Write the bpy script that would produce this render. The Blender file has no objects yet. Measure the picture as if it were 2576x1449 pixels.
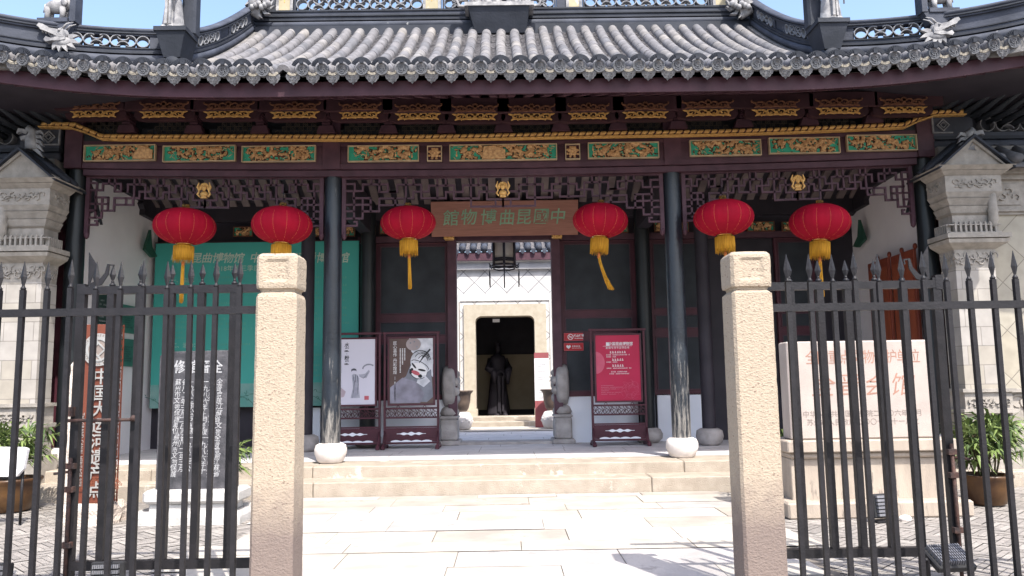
import bpy, math, random
from mathutils import Vector, Matrix, noise
random.seed(7)
S = bpy.context.scene
COL = S.collection
pi = math.pi
# ---------------------------------------------------------------- camera
F, W, H = 1975.0, 2576, 1449
ROLL, PITCH, YAW, CZ = 0.0155, math.radians(6.737), math.radians(0.395), 1.5
RM = Matrix.Rotation(-YAW, 3, 'Z') @ Matrix.Rotation(pi/2 + PITCH, 3, 'X') @ Matrix.Rotation(-ROLL, 3, 'Z')
cd = bpy.data.cameras.new('camera'); cam = bpy.data.objects.new('camera', cd); COL.objects.link(cam)
cam.location = (0, 0, CZ); cam.rotation_euler = RM.to_euler()
cd.sensor_width = 36; cd.lens = 36*F/W; cd.clip_end = 500
S.camera = cam
# ---------------------------------------------------------------- world, sun, exposure
w = bpy.data.worlds.new('World'); S.world = w; w.use_nodes = True
nt = w.node_tree; bg = nt.nodes['Background']
sky = nt.nodes.new('ShaderNodeTexSky'); sky.sky_type = 'NISHITA'; sky.sun_disc = False
SD = Vector((0.285, -0.62, 1.0)).normalized()
sky.sun_elevation = math.asin(SD.z); sky.sun_rotation = math.atan2(SD.x, SD.y)
sky.air_density = 1.0; sky.dust_density = 3.0; sky.ozone_density = 1.5
nt.links.new(sky.outputs[0], bg.inputs[0]); bg.inputs[1].default_value = 0.15
sl = bpy.data.lights.new('sun', 'SUN'); sl.energy = 2.75; sl.angle = math.radians(0.5); sl.color = (1, 0.95, 0.87)
sun = bpy.data.objects.new('sun', sl); COL.objects.link(sun)
sun.rotation_euler = SD.to_track_quat('Z', 'Y').to_euler(); sun.location = (5, -10, 20)
S.view_settings.view_transform = 'Standard'; S.view_settings.look = 'None'
S.view_settings.exposure = 1.42; S.view_settings.gamma = 1
S.cycles.max_bounces = 8; S.cycles.diffuse_bounces = 5

# ---------------------------------------------------------------- helpers
def ray(x, y): return RM @ Vector(((x-W/2)/F, -(y-H/2)/F, -1))
def at(x, y, Y): r = ray(x, y); return Vector((0, 0, CZ)) + r*(Y/r.y)
def gz(x, y, Z): r = ray(x, y); return Vector((0, 0, CZ)) + r*((Z-CZ)/r.z)
def sg(c):
    return tuple((v/12.92 if v <= 0.04045 else ((v+0.055)/1.055)**2.4) for v in [q/255 for q in c])

MATS = {}
def mat(name, c, c2=None, scale=4, rough=0.7, bump=0.0, bscale=30, metal=0.0, detail=6, stretch=(1, 1, 1), fac=(0.35, 0.7), spec=0.3, c3=None, c3t=0.62, c3scale=2.0):
    if name in MATS: return MATS[name]
    m = bpy.data.materials.new(name); m.use_nodes = True; MATS[name] = m
    n = m.node_tree.nodes; l = m.node_tree.links; p = n['Principled BSDF']
    p.inputs['Roughness'].default_value = rough; p.inputs['Metallic'].default_value = metal
    p.inputs['Specular IOR Level'].default_value = spec
    tc = n.new('ShaderNodeTexCoord'); mp = n.new('ShaderNodeMapping'); mp.inputs['Scale'].default_value = stretch
    l.new(tc.outputs['Object'], mp.inputs[0])
    no = n.new('ShaderNodeTexNoise'); no.inputs['Scale'].default_value = scale; no.inputs['Detail'].default_value = detail
    l.new(mp.outputs[0], no.inputs[0])
    rp = n.new('ShaderNodeValToRGB'); rp.color_ramp.elements[0].position = fac[0]; rp.color_ramp.elements[1].position = fac[1]
    if c2 is None: c2 = tuple(v*0.75 for v in c)
    rp.color_ramp.elements[0].color = (*c2, 1); rp.color_ramp.elements[1].color = (*c, 1)
    l.new(no.outputs[0], rp.inputs[0])
    out = rp.outputs[0]
    if c3 is not None:
        n3 = n.new('ShaderNodeTexNoise'); n3.inputs['Scale'].default_value = c3scale; n3.inputs['Detail'].default_value = 9; n3.inputs['Roughness'].default_value = 0.7
        l.new(mp.outputs[0], n3.inputs[0])
        r3 = n.new('ShaderNodeMapRange'); r3.inputs[1].default_value = c3t; r3.inputs[2].default_value = c3t+0.06; l.new(n3.outputs[0], r3.inputs[0])
        mx = n.new('ShaderNodeMix'); mx.data_type = 'RGBA'; l.new(r3.outputs[0], mx.inputs[0]); l.new(out, mx.inputs[6]); mx.inputs[7].default_value = (*c3, 1)
        out = mx.outputs[2]
    l.new(out, p.inputs['Base Color'])
    if bump:
        nb = n.new('ShaderNodeTexNoise'); nb.inputs['Scale'].default_value = bscale; nb.inputs['Detail'].default_value = 5
        l.new(mp.outputs[0], nb.inputs[0])
        b = n.new('ShaderNodeBump'); b.inputs['Strength'].default_value = bump; b.inputs['Distance'].default_value = 0.02
        l.new(nb.outputs[0], b.inputs['Height']); l.new(b.outputs[0], p.inputs['Normal'])
    return m

class MB:
    def __init__(s): s.v = []; s.f = []; s.m = []; s.s = []; s.i = 0; s.sm = False
    def add(s, vs, fs, smooth=None):
        b = len(s.v); s.v += [tuple(v) for v in vs]
        for f in fs: s.f.append([b+i for i in f]); s.m.append(s.i); s.s.append(s.sm if smooth is None else smooth)
        return s
    def box(s, x0, x1, y0, y1, z0, z1):
        return s.add([(x0,y0,z0),(x1,y0,z0),(x1,y1,z0),(x0,y1,z0),(x0,y0,z1),(x1,y0,z1),(x1,y1,z1),(x0,y1,z1)],
            [(0,3,2,1),(4,5,6,7),(0,1,5,4),(1,2,6,5),(2,3,7,6),(3,0,4,7)], False)
    def cbox(s, c, sz, bev=0.0):
        x, y, z = c; a, b, h = sz[0]/2, sz[1]/2, sz[2]/2
        if not bev: return s.box(x-a, x+a, y-b, y+b, z-h, z+h)
        e = bev; pr = []
        for zz, k in ((z-h, e), (z-h+e, 0), (z+h-e, 0), (z+h, e)):
            A, B = a-k, b-k
            pr.append([(x-A+e,y-B,zz),(x+A-e,y-B,zz),(x+A,y-B+e,zz),(x+A,y+B-e,zz),(x+A-e,y+B,zz),(x-A+e,y+B,zz),(x-A,y+B-e,zz),(x-A,y-B+e,zz)])
        return s.loft(pr, caps=True, smooth=False)
    def loft(s, rings, caps=False, closed=True, smooth=None):
        n = len(rings[0]); vs = [p for r in rings for p in r]; fs = []
        for k in range(len(rings)-1):
            for j in range(n if closed else n-1):
                j2 = (j+1) % n; fs.append((k*n+j, k*n+j2, (k+1)*n+j2, (k+1)*n+j))
        if caps: fs.append(tuple(range(n))[::-1]); fs.append(tuple((len(rings)-1)*n+i for i in range(n)))
        return s.add(vs, fs, smooth)
    def lathe(s, prof, c=(0,0,0), seg=20, smooth=True, sx=1, sy=1, caps=True):
        rings = [[(c[0]+r*sx*math.cos(2*pi*j/seg), c[1]+r*sy*math.sin(2*pi*j/seg), c[2]+z) for j in range(seg)] for r, z in prof]
        return s.loft(rings, caps, True, smooth)
    def tube(s, pts, r, seg=8, smooth=True, caps=True):
        pts = [Vector(p) for p in pts]; rings = []
        up = Vector((0.13, 0.31, 0.94)).normalized()
        for k, p in enumerate(pts):
            t = (pts[min(k+1, len(pts)-1)] - pts[max(k-1, 0)]).normalized()
            if abs(t.dot(up)) > 0.95: u = t.cross(Vector((1, 0.1, 0))).normalized()
            else: u = t.cross(up).normalized()
            v = t.cross(u); rr = r[k] if isinstance(r, (list, tuple)) else r
            rings.append([p + u*rr*math.cos(2*pi*j/seg) + v*rr*math.sin(2*pi*j/seg) for j in range(seg)])
        return s.loft(rings, caps, True, smooth)
    def ball(s, c, r, seg=12, rg=8, smooth=True):
        rx, ry, rz = (r, r, r) if not isinstance(r, (list, tuple)) else r
        rings = []
        for k in range(rg+1):
            a = -pi/2 + pi*k/rg; q = max(math.cos(a), 0.02)
            rings.append([(c[0]+rx*q*math.cos(2*pi*j/seg), c[1]+ry*q*math.sin(2*pi*j/seg), c[2]+rz*math.sin(a)) for j in range(seg)])
        return s.loft(rings, True, True, smooth)
    def prism(s, poly, y0, y1, M=None):
        # poly in XZ, extruded along Y (or mapped by M)
        n = len(poly)
        vs = [Vector((x, y0, z)) for x, z in poly] + [Vector((x, y1, z)) for x, z in poly]
        if M is not None: vs = [M @ v for v in vs]
        area = sum(poly[i][0]*poly[(i+1)%n][1]-poly[(i+1)%n][0]*poly[i][1] for i in range(n))
        fr = list(range(n)); bk = [n+i for i in range(n)][::-1]
        sd = [(i, n+i, n+(i+1)%n, (i+1)%n) for i in range(n)]
        if area < 0: fr = fr[::-1]; bk = bk[::-1]; sd = [q[::-1] for q in sd]
        return s.add(vs, [fr, bk]+sd, False)
    def ribbon(s, pts, wd, y0, y1, closed=False):
        # flat band following pts (x,z), width wd (number or list), thickness y0..y1
        n = len(pts); L = []; R = []
        for k in range(n):
            a = pts[(k-1) % n] if closed else pts[max(k-1, 0)]; b = pts[(k+1) % n] if closed else pts[min(k+1, n-1)]
            dx, dz = b[0]-a[0], b[1]-a[1]; q = math.hypot(dx, dz) or 1
            ww = (wd[k] if isinstance(wd, (list, tuple)) else wd)/2
            L.append((pts[k][0]-dz/q*ww, pts[k][1]+dx/q*ww)); R.append((pts[k][0]+dz/q*ww, pts[k][1]-dx/q*ww))
        rings = [[(L[k][0], y0, L[k][1]), (R[k][0], y0, R[k][1]), (R[k][0], y1, R[k][1]), (L[k][0], y1, L[k][1])] for k in range(n)]
        if closed: rings.append(rings[0])
        return s.loft(rings, not closed, True, False)
    def ring(s, cx, cz, r, wd, y0, y1, a0=0, a1=360, seg=16, cw=None):
        pts = [(cx+r*math.cos(math.radians(a0+(a1-a0)*k/seg)), cz+r*math.sin(math.radians(a0+(a1-a0)*k/seg))) for k in range(seg+1)]
        if a1-a0 == 360: return s.ribbon(pts[:-1], wd, y0, y1, True)
        return s.ribbon(pts, wd, y0, y1)
    def sweep(s, prof, path, caps=True, smooth=False):
        # prof: list (n,z) closed; path: list of Vector; n is horizontal normal (right hand of travel)
        rings = []
        for k, p in enumerate(path):
            t = path[min(k+1, len(path)-1)] - path[max(k-1, 0)]; t = Vector((t.x, t.y, 0)).normalized()
            nn = Vector((t.y, -t.x, 0))
            rings.append([p + nn*a + Vector((0, 0, b)) for a, b in prof])
        return s.loft(rings, caps, True, smooth)
    def xf(s, M, start=0):
        for i in range(start, len(s.v)): s.v[i] = tuple(M @ Vector(s.v[i]))
        return s
    def warp(s, fn):
        s.v = [tuple(fn(*v)) for v in s.v]; return s
    def text(s, body, size, x, y, z, ax='CENTER', ext=0.0, bold=0.0, shear=0.0, M=None, sx=1.0, spacing=1.0):
        c = bpy.data.curves.new('t', 'FONT'); c.body = body; c.size = size; c.align_x = ax; c.align_y = 'CENTER'
        c.extrude = ext; c.offset = bold; c.shear = shear; c.resolution_u = 2; c.space_character = spacing
        o = bpy.data.objects.new('t', c); COL.objects.link(o)
        dg = bpy.context.evaluated_depsgraph_get(); me = bpy.data.meshes.new_from_object(o.evaluated_get(dg))
        vs = [Vector((x+v.co.x*sx, y-v.co.z, z+v.co.y)) for v in me.vertices]
        if M is not None: vs = [M @ v for v in vs]
        fs = [tuple(p.vertices) for p in me.polygons]
        bpy.data.objects.remove(o); bpy.data.meshes.remove(me); bpy.data.curves.remove(c)
        return s.add(vs, fs, False)
    def ticks(s, x0, x1, y, z, h, rnd=None, fill=0.8):
        # a line of marks too small to read
        x = x0; rr = rnd or random
        while x < x1-h*0.6:
            if rr.random() < 0.94:
                s.add([(x, y, z), (x+h*fill*.9, y, z), (x+h*fill*.9, y, z+h*.22), (x, y, z+h*.22)], [(0,1,2,3)])
                s.add([(x+h*.1, y, z+h*.45), (x+h*fill*.8, y, z+h*.45), (x+h*fill*.8, y, z+h*.65), (x+h*.1, y, z+h*.65)], [(0,1,2,3)])
                q = x+h*fill*rr.uniform(.1, .6)
                s.add([(q, y-.0004, z), (q+h*.18, y-.0004, z), (q+h*.18, y-.0004, z+h*.95), (q, y-.0004, z+h*.95)], [(0,1,2,3)])
            x += h
        return s
    def build(s, name, mats, parent=None, local=False, label=None, bevel=0.0, sub=None):
        me = bpy.data.meshes.new(name)
        org = Vector((0, 0, 0))
        if parent is not None and not local: org = ORG.get(parent.name, org)
        me.from_pydata([tuple(Vector(v)-org) for v in s.v] if org.length else s.v, [], s.f)
        if not isinstance(mats, (list, tuple)): mats = [mats]
        for m in mats: me.materials.append(m)
        me.polygons.foreach_set('material_index', [min(i, len(mats)-1) for i in s.m]); me.polygons.foreach_set('use_smooth', s.s)
        me.update()
        o = bpy.data.objects.new(name, me); COL.objects.link(o)
        if parent is not None: o.parent = parent
        ORG[o.name] = org.copy()
        if label: o['label'] = label
        if bevel:
            b = o.modifiers.new('bevel', 'BEVEL'); b.width = bevel; b.segments = 2; b.limit_method = 'ANGLE'
        return o
ORG = {}
def thing(name, label, cat, loc=(0, 0, 0), rz=0, group=None):
    o = bpy.data.objects.new(name, None); COL.objects.link(o); o.empty_display_size = .2
    o.location = loc; o.rotation_euler = (0, 0, rz); o['label'] = label; o['category'] = cat
    if group: o['group'] = group
    ORG[o.name] = Vector(loc)
    return o
def tag(o, label, cat, group=None):
    o['label'] = label; o['category'] = cat
    if group: o['group'] = group
    return o
def copy_tree(o, parent=None):
    c = o.copy(); COL.objects.link(c); c.parent = parent
    ORG[c.name] = ORG.get(o.name, Vector())
    for ch in list(o.children): copy_tree(ch, c)
    return c
def struct(name, mb, m):
    o = mb.build(name, m); o['kind'] = 'structure'; return o

# ---------------------------------------------------------------- materials
M_maroon = mat('maroon_wood', (.085, .025, .037), (.055, .016, .025), 3, .5, .15, 40, stretch=(1, 1, 1))
M_maroon2 = mat('plum_wood', (.088, .040, .056), (.058, .026, .038), 5, .55, .1, 40)
M_brk = mat('bracket_wood', (.05, .02, .026), (.03, .012, .016), 4, .6)
M_darkwood = mat('dark_wood', (.034, .029, .038), (.022, .019, .026), 3, .6)
M_brk2 = mat('bracket_post_wood', (.07, .03, .04), (.045, .02, .028), 4, .6)
M_black = mat('black_lacquer', (.018, .021, .024), (.01, .012, .014), 2, .35, .05, 30)
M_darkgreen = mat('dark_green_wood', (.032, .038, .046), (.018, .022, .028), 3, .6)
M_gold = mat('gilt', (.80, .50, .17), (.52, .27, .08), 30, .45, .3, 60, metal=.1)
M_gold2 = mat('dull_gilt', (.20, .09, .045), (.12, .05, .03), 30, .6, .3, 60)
M_brass = mat('brass', (.85, .6, .25), (.6, .4, .12), 8, .22, metal=.9)
M_teal = mat('teal_paint', (.05, .42, .27), (.03, .3, .2), 8, .6)
M_carve = mat('carved_gilt_wood', (.72, .46, .22), (.42, .23, .11), 26, .55, .4, 50)
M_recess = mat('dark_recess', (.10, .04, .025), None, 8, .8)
M_frame = mat('pale_trim', (.55, .42, .27), None, 8, .6)
M_white = mat('white_plaster', (.80, .76, .77), (.70, .66, .67), 1.2, .85, .08, 60)
M_white2 = mat('blueish_whitewash', (.80, .82, .88), (.72, .74, .8), 2, .85)
M_ridge = mat('dark_ridge_render', (.060, .068, .092), (.032, .037, .052), 3, .7, .2, 25, c3=(.42, .42, .42), c3t=.66, c3scale=5)
M_ridge2 = mat('dark_ridge_deep', (.035, .04, .054), (.02, .024, .033), 3, .75, .2, 25, c3=(.35, .35, .35), c3t=.69, c3scale=6)
M_whitestone = mat('white_stucco', (.38, .375, .375), (.17, .17, .18), 9, .8, .3, 50)
M_greystucco = mat('grey_stucco', (.30, .305, .32), (.15, .155, .17), 9, .8, .3, 50)
T = [mat('tile_%s' % n, c, tuple(v*.62 for v in c), 7, .85, .35, 40, c3=tuple(v*1.3 for v in c), c3t=.68, c3scale=4) for n, c in
     (('grey', (.19, .185, .195)), ('light', (.225, .215, .215)), ('dark', (.155, .155, .168)), ('buff', (.26, .245, .235)))]
M_pan = mat('pan_tile', (.17, .165, .175), (.06, .058, .065), 20, .85, .3, 40)
M_disc = mat('tile_disc', (.15, .155, .17), (.08, .085, .095), 12, .8, .6, 45)
M_drip = mat('drip_tile', (.23, .23, .24), (.10, .10, .11), 14, .8, .7, 40)
M_lime = mat('lime_mortar', (.5, .46, .38), (.3, .27, .22), 14, .9, .5, 40)
M_limebase = mat('ridge_base_render', (.22, .21, .205), (.11, .108, .108), 6, .9, .5, 30)
M_granite = mat('warm_granite', (.50, .41, .30), (.36, .29, .21), 40, .85, 1.0, 42, c3=(.17, .12, .09), c3t=.66, c3scale=45)
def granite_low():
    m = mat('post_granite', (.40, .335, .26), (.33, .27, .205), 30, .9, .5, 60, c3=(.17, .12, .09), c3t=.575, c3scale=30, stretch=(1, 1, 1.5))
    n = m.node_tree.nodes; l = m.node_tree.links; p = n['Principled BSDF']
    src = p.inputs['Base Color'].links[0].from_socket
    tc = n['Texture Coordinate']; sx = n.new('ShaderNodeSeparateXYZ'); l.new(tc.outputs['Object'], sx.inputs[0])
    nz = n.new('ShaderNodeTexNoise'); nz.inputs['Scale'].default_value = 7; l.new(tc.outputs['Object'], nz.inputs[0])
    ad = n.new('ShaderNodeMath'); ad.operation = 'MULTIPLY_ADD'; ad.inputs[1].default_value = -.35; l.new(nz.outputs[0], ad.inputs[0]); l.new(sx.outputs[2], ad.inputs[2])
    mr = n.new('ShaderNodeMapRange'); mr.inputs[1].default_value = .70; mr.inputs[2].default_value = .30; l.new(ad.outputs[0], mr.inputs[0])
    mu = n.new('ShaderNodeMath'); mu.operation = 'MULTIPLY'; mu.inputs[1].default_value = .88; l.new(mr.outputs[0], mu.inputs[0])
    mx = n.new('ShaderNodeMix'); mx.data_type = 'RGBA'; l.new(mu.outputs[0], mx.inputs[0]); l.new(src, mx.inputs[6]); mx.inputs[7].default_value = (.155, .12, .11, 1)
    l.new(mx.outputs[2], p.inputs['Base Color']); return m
M_post = granite_low()
M_step = mat('step_stone', (.405, .355, .295), (.315, .27, .22), 5, .85, .5, 60, c3=(.56, .52, .46), c3t=.6, c3scale=2)
M_steptop = mat('step_top', (.62, .56, .46), (.52, .46, .37), 3, .85, .2, 60)
M_slab = [mat('slab_%d' % i, c, tuple(v*.72 for v in c), 2.2, .85, .3, 30, c3=tuple(v*.66 for v in c), c3t=.585, c3scale=2.2) for i, c in
          enumerate([(.48, .44, .385), (.43, .385, .34), (.50, .465, .42), (.46, .43, .415)])]
M_joint = mat('slab_joint', (.20, .175, .15), None, 8, .95)
M_brick = [mat('paver_%d' % i, c, tuple(v*.75 for v in c), 20, .9, .4, 60) for i, c in enumerate([(.30, .275, .255), (.245, .225, .21), (.35, .325, .30)])]
M_mortar = mat('paver_joint', (.19, .17, .155), None, 8, .95)
M_iron = mat('black_iron', (.018, .0165, .019), (.011, .0105, .0125), 12, .5, .15, 60, c3=(.13, .10, .085), c3t=.69, c3scale=26, spec=.3)
M_rust = mat('rusty_iron', (.09, .045, .035), (.04, .03, .03), 20, .7, .3, 60)
M_red = mat('lantern_cloth', (.34, .004, .022), (.27, .003, .018), 3, .75, .1, 60, spec=.15)
M_redgold = mat('lantern_thread', (.75, .22, .08), None, 5, .4)
M_fringe = mat('yellow_fringe', (.68, .36, .03), (.42, .2, .015), 60, .7, .4, 80, stretch=(1, 1, .1))
M_orangeth = mat('orange_thread', (.65, .2, .05), None, 5, .7)
M_pillar = mat('carved_stone', (.36, .33, .295), (.25, .23, .205), 8, .85, .3, 40, c3=(.22, .2, .18), c3t=.67, c3scale=7)
M_pillarL = mat('ashlar_light', (.50, .45, .38), (.36, .34, .31), 1.7, .85, .2, 50, fac=(.4, .6))
M_inner = mat('inner_white', (.60, .585, .57), (.5, .49, .48), 2, .8, .1, 60)
M_innergrey = mat('inner_grey', (.42, .42, .43), (.30, .3, .32), 3, .8)
M_cream = mat('cream_stone', (.47, .42, .34), (.39, .345, .27), 8, .85, .3, 60)
M_stele = mat('stele_granite', (.43, .37, .335), (.36, .31, .28), 4, .8, .25, 80, c3=(.3, .26, .23), c3t=.68, c3scale=4)
M_pedestal = mat('pedestal_granite', (.41, .35, .29), (.32, .27, .225), 3, .85, .3, 60, c3=(.21, .18, .155), c3t=.585, c3scale=3.5, stretch=(2.4, 2.4, .5))
M_engrave = mat('red_engraving', (.36, .20, .15), None, 10, .8)
M_engrave2 = mat('grey_engraving', (.24, .20, .18), None, 10, .8)
M_ink = mat('black_stele', (.085, .082, .09), (.035, .035, .04), 10, .6, .3, 50)
M_chalk = mat('white_inscription', (.50, .50, .51), (.20, .20, .21), 60, .8)
M_pedgrey = mat('grey_pedestal', (.5, .485, .47), (.38, .37, .355), 5, .85, .3, 50)
M_orange = mat('orange_brown_board', (.15, .042, .024), (.115, .032, .018), 5, .5, .05, 20, stretch=(1, 1, .2))
M_silver = mat('silver_metal', (.5, .49, .47), (.38, .36, .34), 6, .35, metal=.6)
M_banner = mat('green_banner', (.06, .36, .31), (.05, .32, .275), .8, .6)
M_bannerlow = mat('pale_banner', (.24, .36, .34), (.08, .28, .24), 2, .6)
M_btext = mat('banner_text', (.5, .6, .5), None, 5, .7)
M_btext2 = mat('banner_small_text', (.12, .38, .30), None, 5, .7)
M_poster_w = mat('poster_white', (.62, .6, .68), (.58, .56, .64), 1, .5)
M_poster_r = mat('poster_red', (.46, .018, .07), (.40, .013, .055), 2, .4)
M_poster_b = mat('poster_brown', (.12, .075, .065), (.08, .05, .045), 3, .5)
M_pgrey = mat('print_grey', (.23, .24, .28), (.14, .15, .18), 5, .5)
M_plight = mat('print_light', (.66, .66, .70), (.42, .43, .47), 8, .5)
M_pblack = mat('print_black', (.02, .02, .025), None, 5, .5)
M_pink = mat('print_pink', (.55, .12, .15), None, 5, .5)
M_sred = mat('sign_red', (.50, .02, .03), None, 5, .4)
M_paper = mat('paper_white', (.75, .74, .76), (.7, .69, .7), 1, .6)
M_plaque = mat('plaque_wood', (.33, .155, .115), (.26, .115, .085), 6, .5, .05, 30, stretch=(.6, 1, 9))
M_plaqtext = mat('plaque_green', (.24, .42, .28), None, 8, .6)
M_drum = mat('drum_stone', (.42, .39, .38), (.27, .25, .24), 5, .8, .35, 40)
M_ball = mat('white_marble', (.78, .73, .70), (.62, .57, .54), 5, .75, .25, 40)
M_pot = mat('brown_glazed_pot', (.125, .065, .026), (.05, .025, .015), 4, .3, .1, 30)
M_soil = mat('potting_soil', (.05, .035, .025), None, 20, .95)
M_leaf = mat('palm_leaf', (.20, .26, .085), (.11, .16, .045), 4, .5)
M_leaf2 = mat('palm_leaf_dark', (.075, .115, .04), (.045, .075, .025), 4, .5)
M_stem = mat('palm_stem', (.09, .07, .04), None, 20, .9)
M_glassd = mat('dark_glass', (.06, .06, .07), None, 3, .15)
M_lampgrey = mat('floodlight_black', (.02, .02, .022), (.03, .03, .032), 8, .45)
M_lampfin = mat('floodlight_grey', (.25, .25, .27), (.18, .18, .2), 8, .4, metal=.4)
M_board = mat('orange_timber', (.22, .05, .025), (.15, .032, .018), 3, .6, .1, 30, stretch=(3, 3, .4))
M_urn = mat('bronze_urn', (.18, .13, .10), (.09, .065, .055), 5, .5)
M_roomy = mat('ochre_cloth', (.42, .345, .24), (.34, .28, .19), 2, .8)
M_raft = mat('rafter_boards', (.20, .16, .15), (.13, .10, .10), 4, .8)
M_paperlamp = mat('lamp_paper', (.5, .46, .42), (.38, .34, .31), 3, .7)
M_notice = mat('notice_green', (.05, .17, .14), (.04, .14, .11), 2, .5)
M_notblack = mat('notice_black', (.02, .035, .03), None, 2, .5)

def column_mat():
    m = mat('weathered_column', (.018, .024, .034), (.012, .015, .021), 3, .3, .25, 30, spec=.5)
    n = m.node_tree.nodes; l = m.node_tree.links; p = n['Principled BSDF']
    src = p.inputs['Base Color'].links[0].from_socket
    tc = n['Texture Coordinate']; mp = n.new('ShaderNodeMapping'); mp.inputs['Scale'].default_value = (20, 20, 2.4); l.new(tc.outputs['Object'], mp.inputs[0])
    nz = n.new('ShaderNodeTexNoise'); nz.inputs['Scale'].default_value = 1; nz.inputs['Detail'].default_value = 10; nz.inputs['Roughness'].default_value = .72; l.new(mp.outputs[0], nz.inputs[0])
    sx = n.new('ShaderNodeSeparateXYZ'); l.new(tc.outputs['Object'], sx.inputs[0])
    mr = n.new('ShaderNodeMapRange'); mr.inputs[1].default_value = 0.2; mr.inputs[2].default_value = 2.7; mr.inputs[3].default_value = .19; mr.inputs[4].default_value = -.06; l.new(sx.outputs[2], mr.inputs[0])
    ad = n.new('ShaderNodeMath'); ad.operation = 'ADD'; l.new(nz.outputs[0], ad.inputs[0]); l.new(mr.outputs[0], ad.inputs[1])
    r3 = n.new('ShaderNodeMapRange'); r3.inputs[1].default_value = .585; r3.inputs[2].default_value = .74; l.new(ad.outputs[0], r3.inputs[0])
    mx = n.new('ShaderNodeMix'); mx.data_type = 'RGBA'; l.new(r3.outputs[0], mx.inputs[0]); l.new(src, mx.inputs[6]); mx.inputs[7].default_value = (.27, .255, .235, 1)
    l.new(mx.outputs[2], p.inputs['Base Color'])
    return m
M_col = column_mat()
def brickmat(name, c1, c2, cm, bw, bh, diag=False, msize=.012, plane='XZ', freq=2):
    m = bpy.data.materials.new(name); m.use_nodes = True
    n = m.node_tree.nodes; l = m.node_tree.links; p = n['Principled BSDF']; p.inputs['Roughness'].default_value = .85
    tc = n.new('ShaderNodeTexCoord'); sx = n.new('ShaderNodeSeparateXYZ'); cx = n.new('ShaderNodeCombineXYZ')
    l.new(tc.outputs['Object'], sx.inputs[0])
    if plane == 'XZ': l.new(sx.outputs[0], cx.inputs[0])
    else: l.new(sx.outputs[1], cx.inputs[0])
    l.new(sx.outputs[2], cx.inputs[1])
    mp = n.new('ShaderNodeMapping'); mp.inputs['Rotation'].default_value = (0, 0, pi/4 if diag else 0); l.new(cx.outputs[0], mp.inputs[0])
    b = n.new('ShaderNodeTexBrick'); b.inputs['Scale'].default_value = 1; b.inputs['Brick Width'].default_value = bw; b.inputs['Row Height'].default_value = bh
    b.inputs['Mortar Size'].default_value = msize; b.offset = 0 if diag else .5; b.inputs['Color1'].default_value = (*c1, 1); b.inputs['Color2'].default_value = (*c2, 1); b.inputs['Mortar'].default_value = (*cm, 1)
    b.inputs['Mortar Smooth'].default_value = .3; b.inputs['Bias'].default_value = -.3
    l.new(mp.outputs[0], b.inputs[0])
    nz = n.new('ShaderNodeTexNoise'); nz.inputs['Scale'].default_value = 4; nz.inputs['Detail'].default_value = 8; l.new(tc.outputs['Object'], nz.inputs[0])
    mr = n.new('ShaderNodeMapRange'); mr.inputs[1].default_value = .3; mr.inputs[2].default_value = .7; mr.inputs[3].default_value = .78; mr.inputs[4].default_value = 1.08; l.new(nz.outputs[0], mr.inputs[0])
    mx = n.new('ShaderNodeMix'); mx.data_type = 'RGBA'; mx.blend_type = 'MULTIPLY'; mx.inputs[0].default_value = 1
    l.new(b.outputs[0], mx.inputs[6]); l.new(mr.outputs[0], mx.inputs[7]); l.new(mx.outputs[2], p.inputs['Base Color'])
    bp = n.new('ShaderNodeBump'); bp.inputs['Strength'].default_value = .4; bp.inputs['Distance'].default_value = .01; bp.invert = True
    l.new(b.outputs['Fac'], bp.inputs['Height']); l.new(bp.outputs[0], p.inputs['Normal'])
    return m
M_ashlar = brickmat('ashlar_blocks', (.36, .335, .31), (.31, .275, .215), (.22, .2, .18), .42, .27, msize=.006)
M_ashlarY = brickmat('ashlar_blocks_side', (.50, .47, .42), (.42, .38, .30), (.3, .28, .25), .42, .27, plane='YZ', msize=.006)
M_diag = brickmat('diagonal_tiles', (.38, .35, .29), (.35, .315, .25), (.18, .16, .135), .5, .5, diag=True, msize=.006)
M_diagw = brickmat('white_diagonal_tiles', (.60, .59, .58), (.54, .535, .53), (.25, .25, .26), .42, .42, diag=True, msize=.014)
# ================================================================ GROUND
ZP = 0.345
g = MB(); g.add([(-60, -40, -.03), (60, -40, -.03), (60, 90, -.03), (-60, 90, -.03)], [(0,1,2,3)])
struct('ground', g, M_mortar)
# slab path in the middle
rnd = random.Random(3)
path = MB(); jt = MB()
jt.add([(-2.75, -4, -.012), (2.2, -4, -.012), (2.95, 10.8, -.012), (-2.95, 10.8, -.012)], [(0,1,2,3)])
struct('path_bed', jt, M_joint)
y = -3.0; rows = []
while y < 10.6:
    h = rnd.choice([.42, .5, .58, .46]); y1 = min(y+h, 10.68); x = -2.6 - rnd.random()*.4
    xe = 2.75 + rnd.random()*.15
    if y < 7.2: xe = 2.35 + rnd.random()*.1
    while x < xe-.2:
        L = rnd.uniform(.75, 1.7); x1 = min(x+L, xe); gq = rnd.choice([.0025, .003, .005])
        if xe-x1 < .3: x1 = xe
        path.i = rnd.choice([0, 0, 1, 2, 3]); z = rnd.uniform(-.003, .003)
        path.add([(x+gq, y+gq, z), (x1-gq, y+gq, z), (x1-gq, y1-gq, z), (x+gq, y1-gq, z)], [(0,1,2,3)])
        x = x1
    y = y1
struct('path', path, M_slab)
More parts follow.
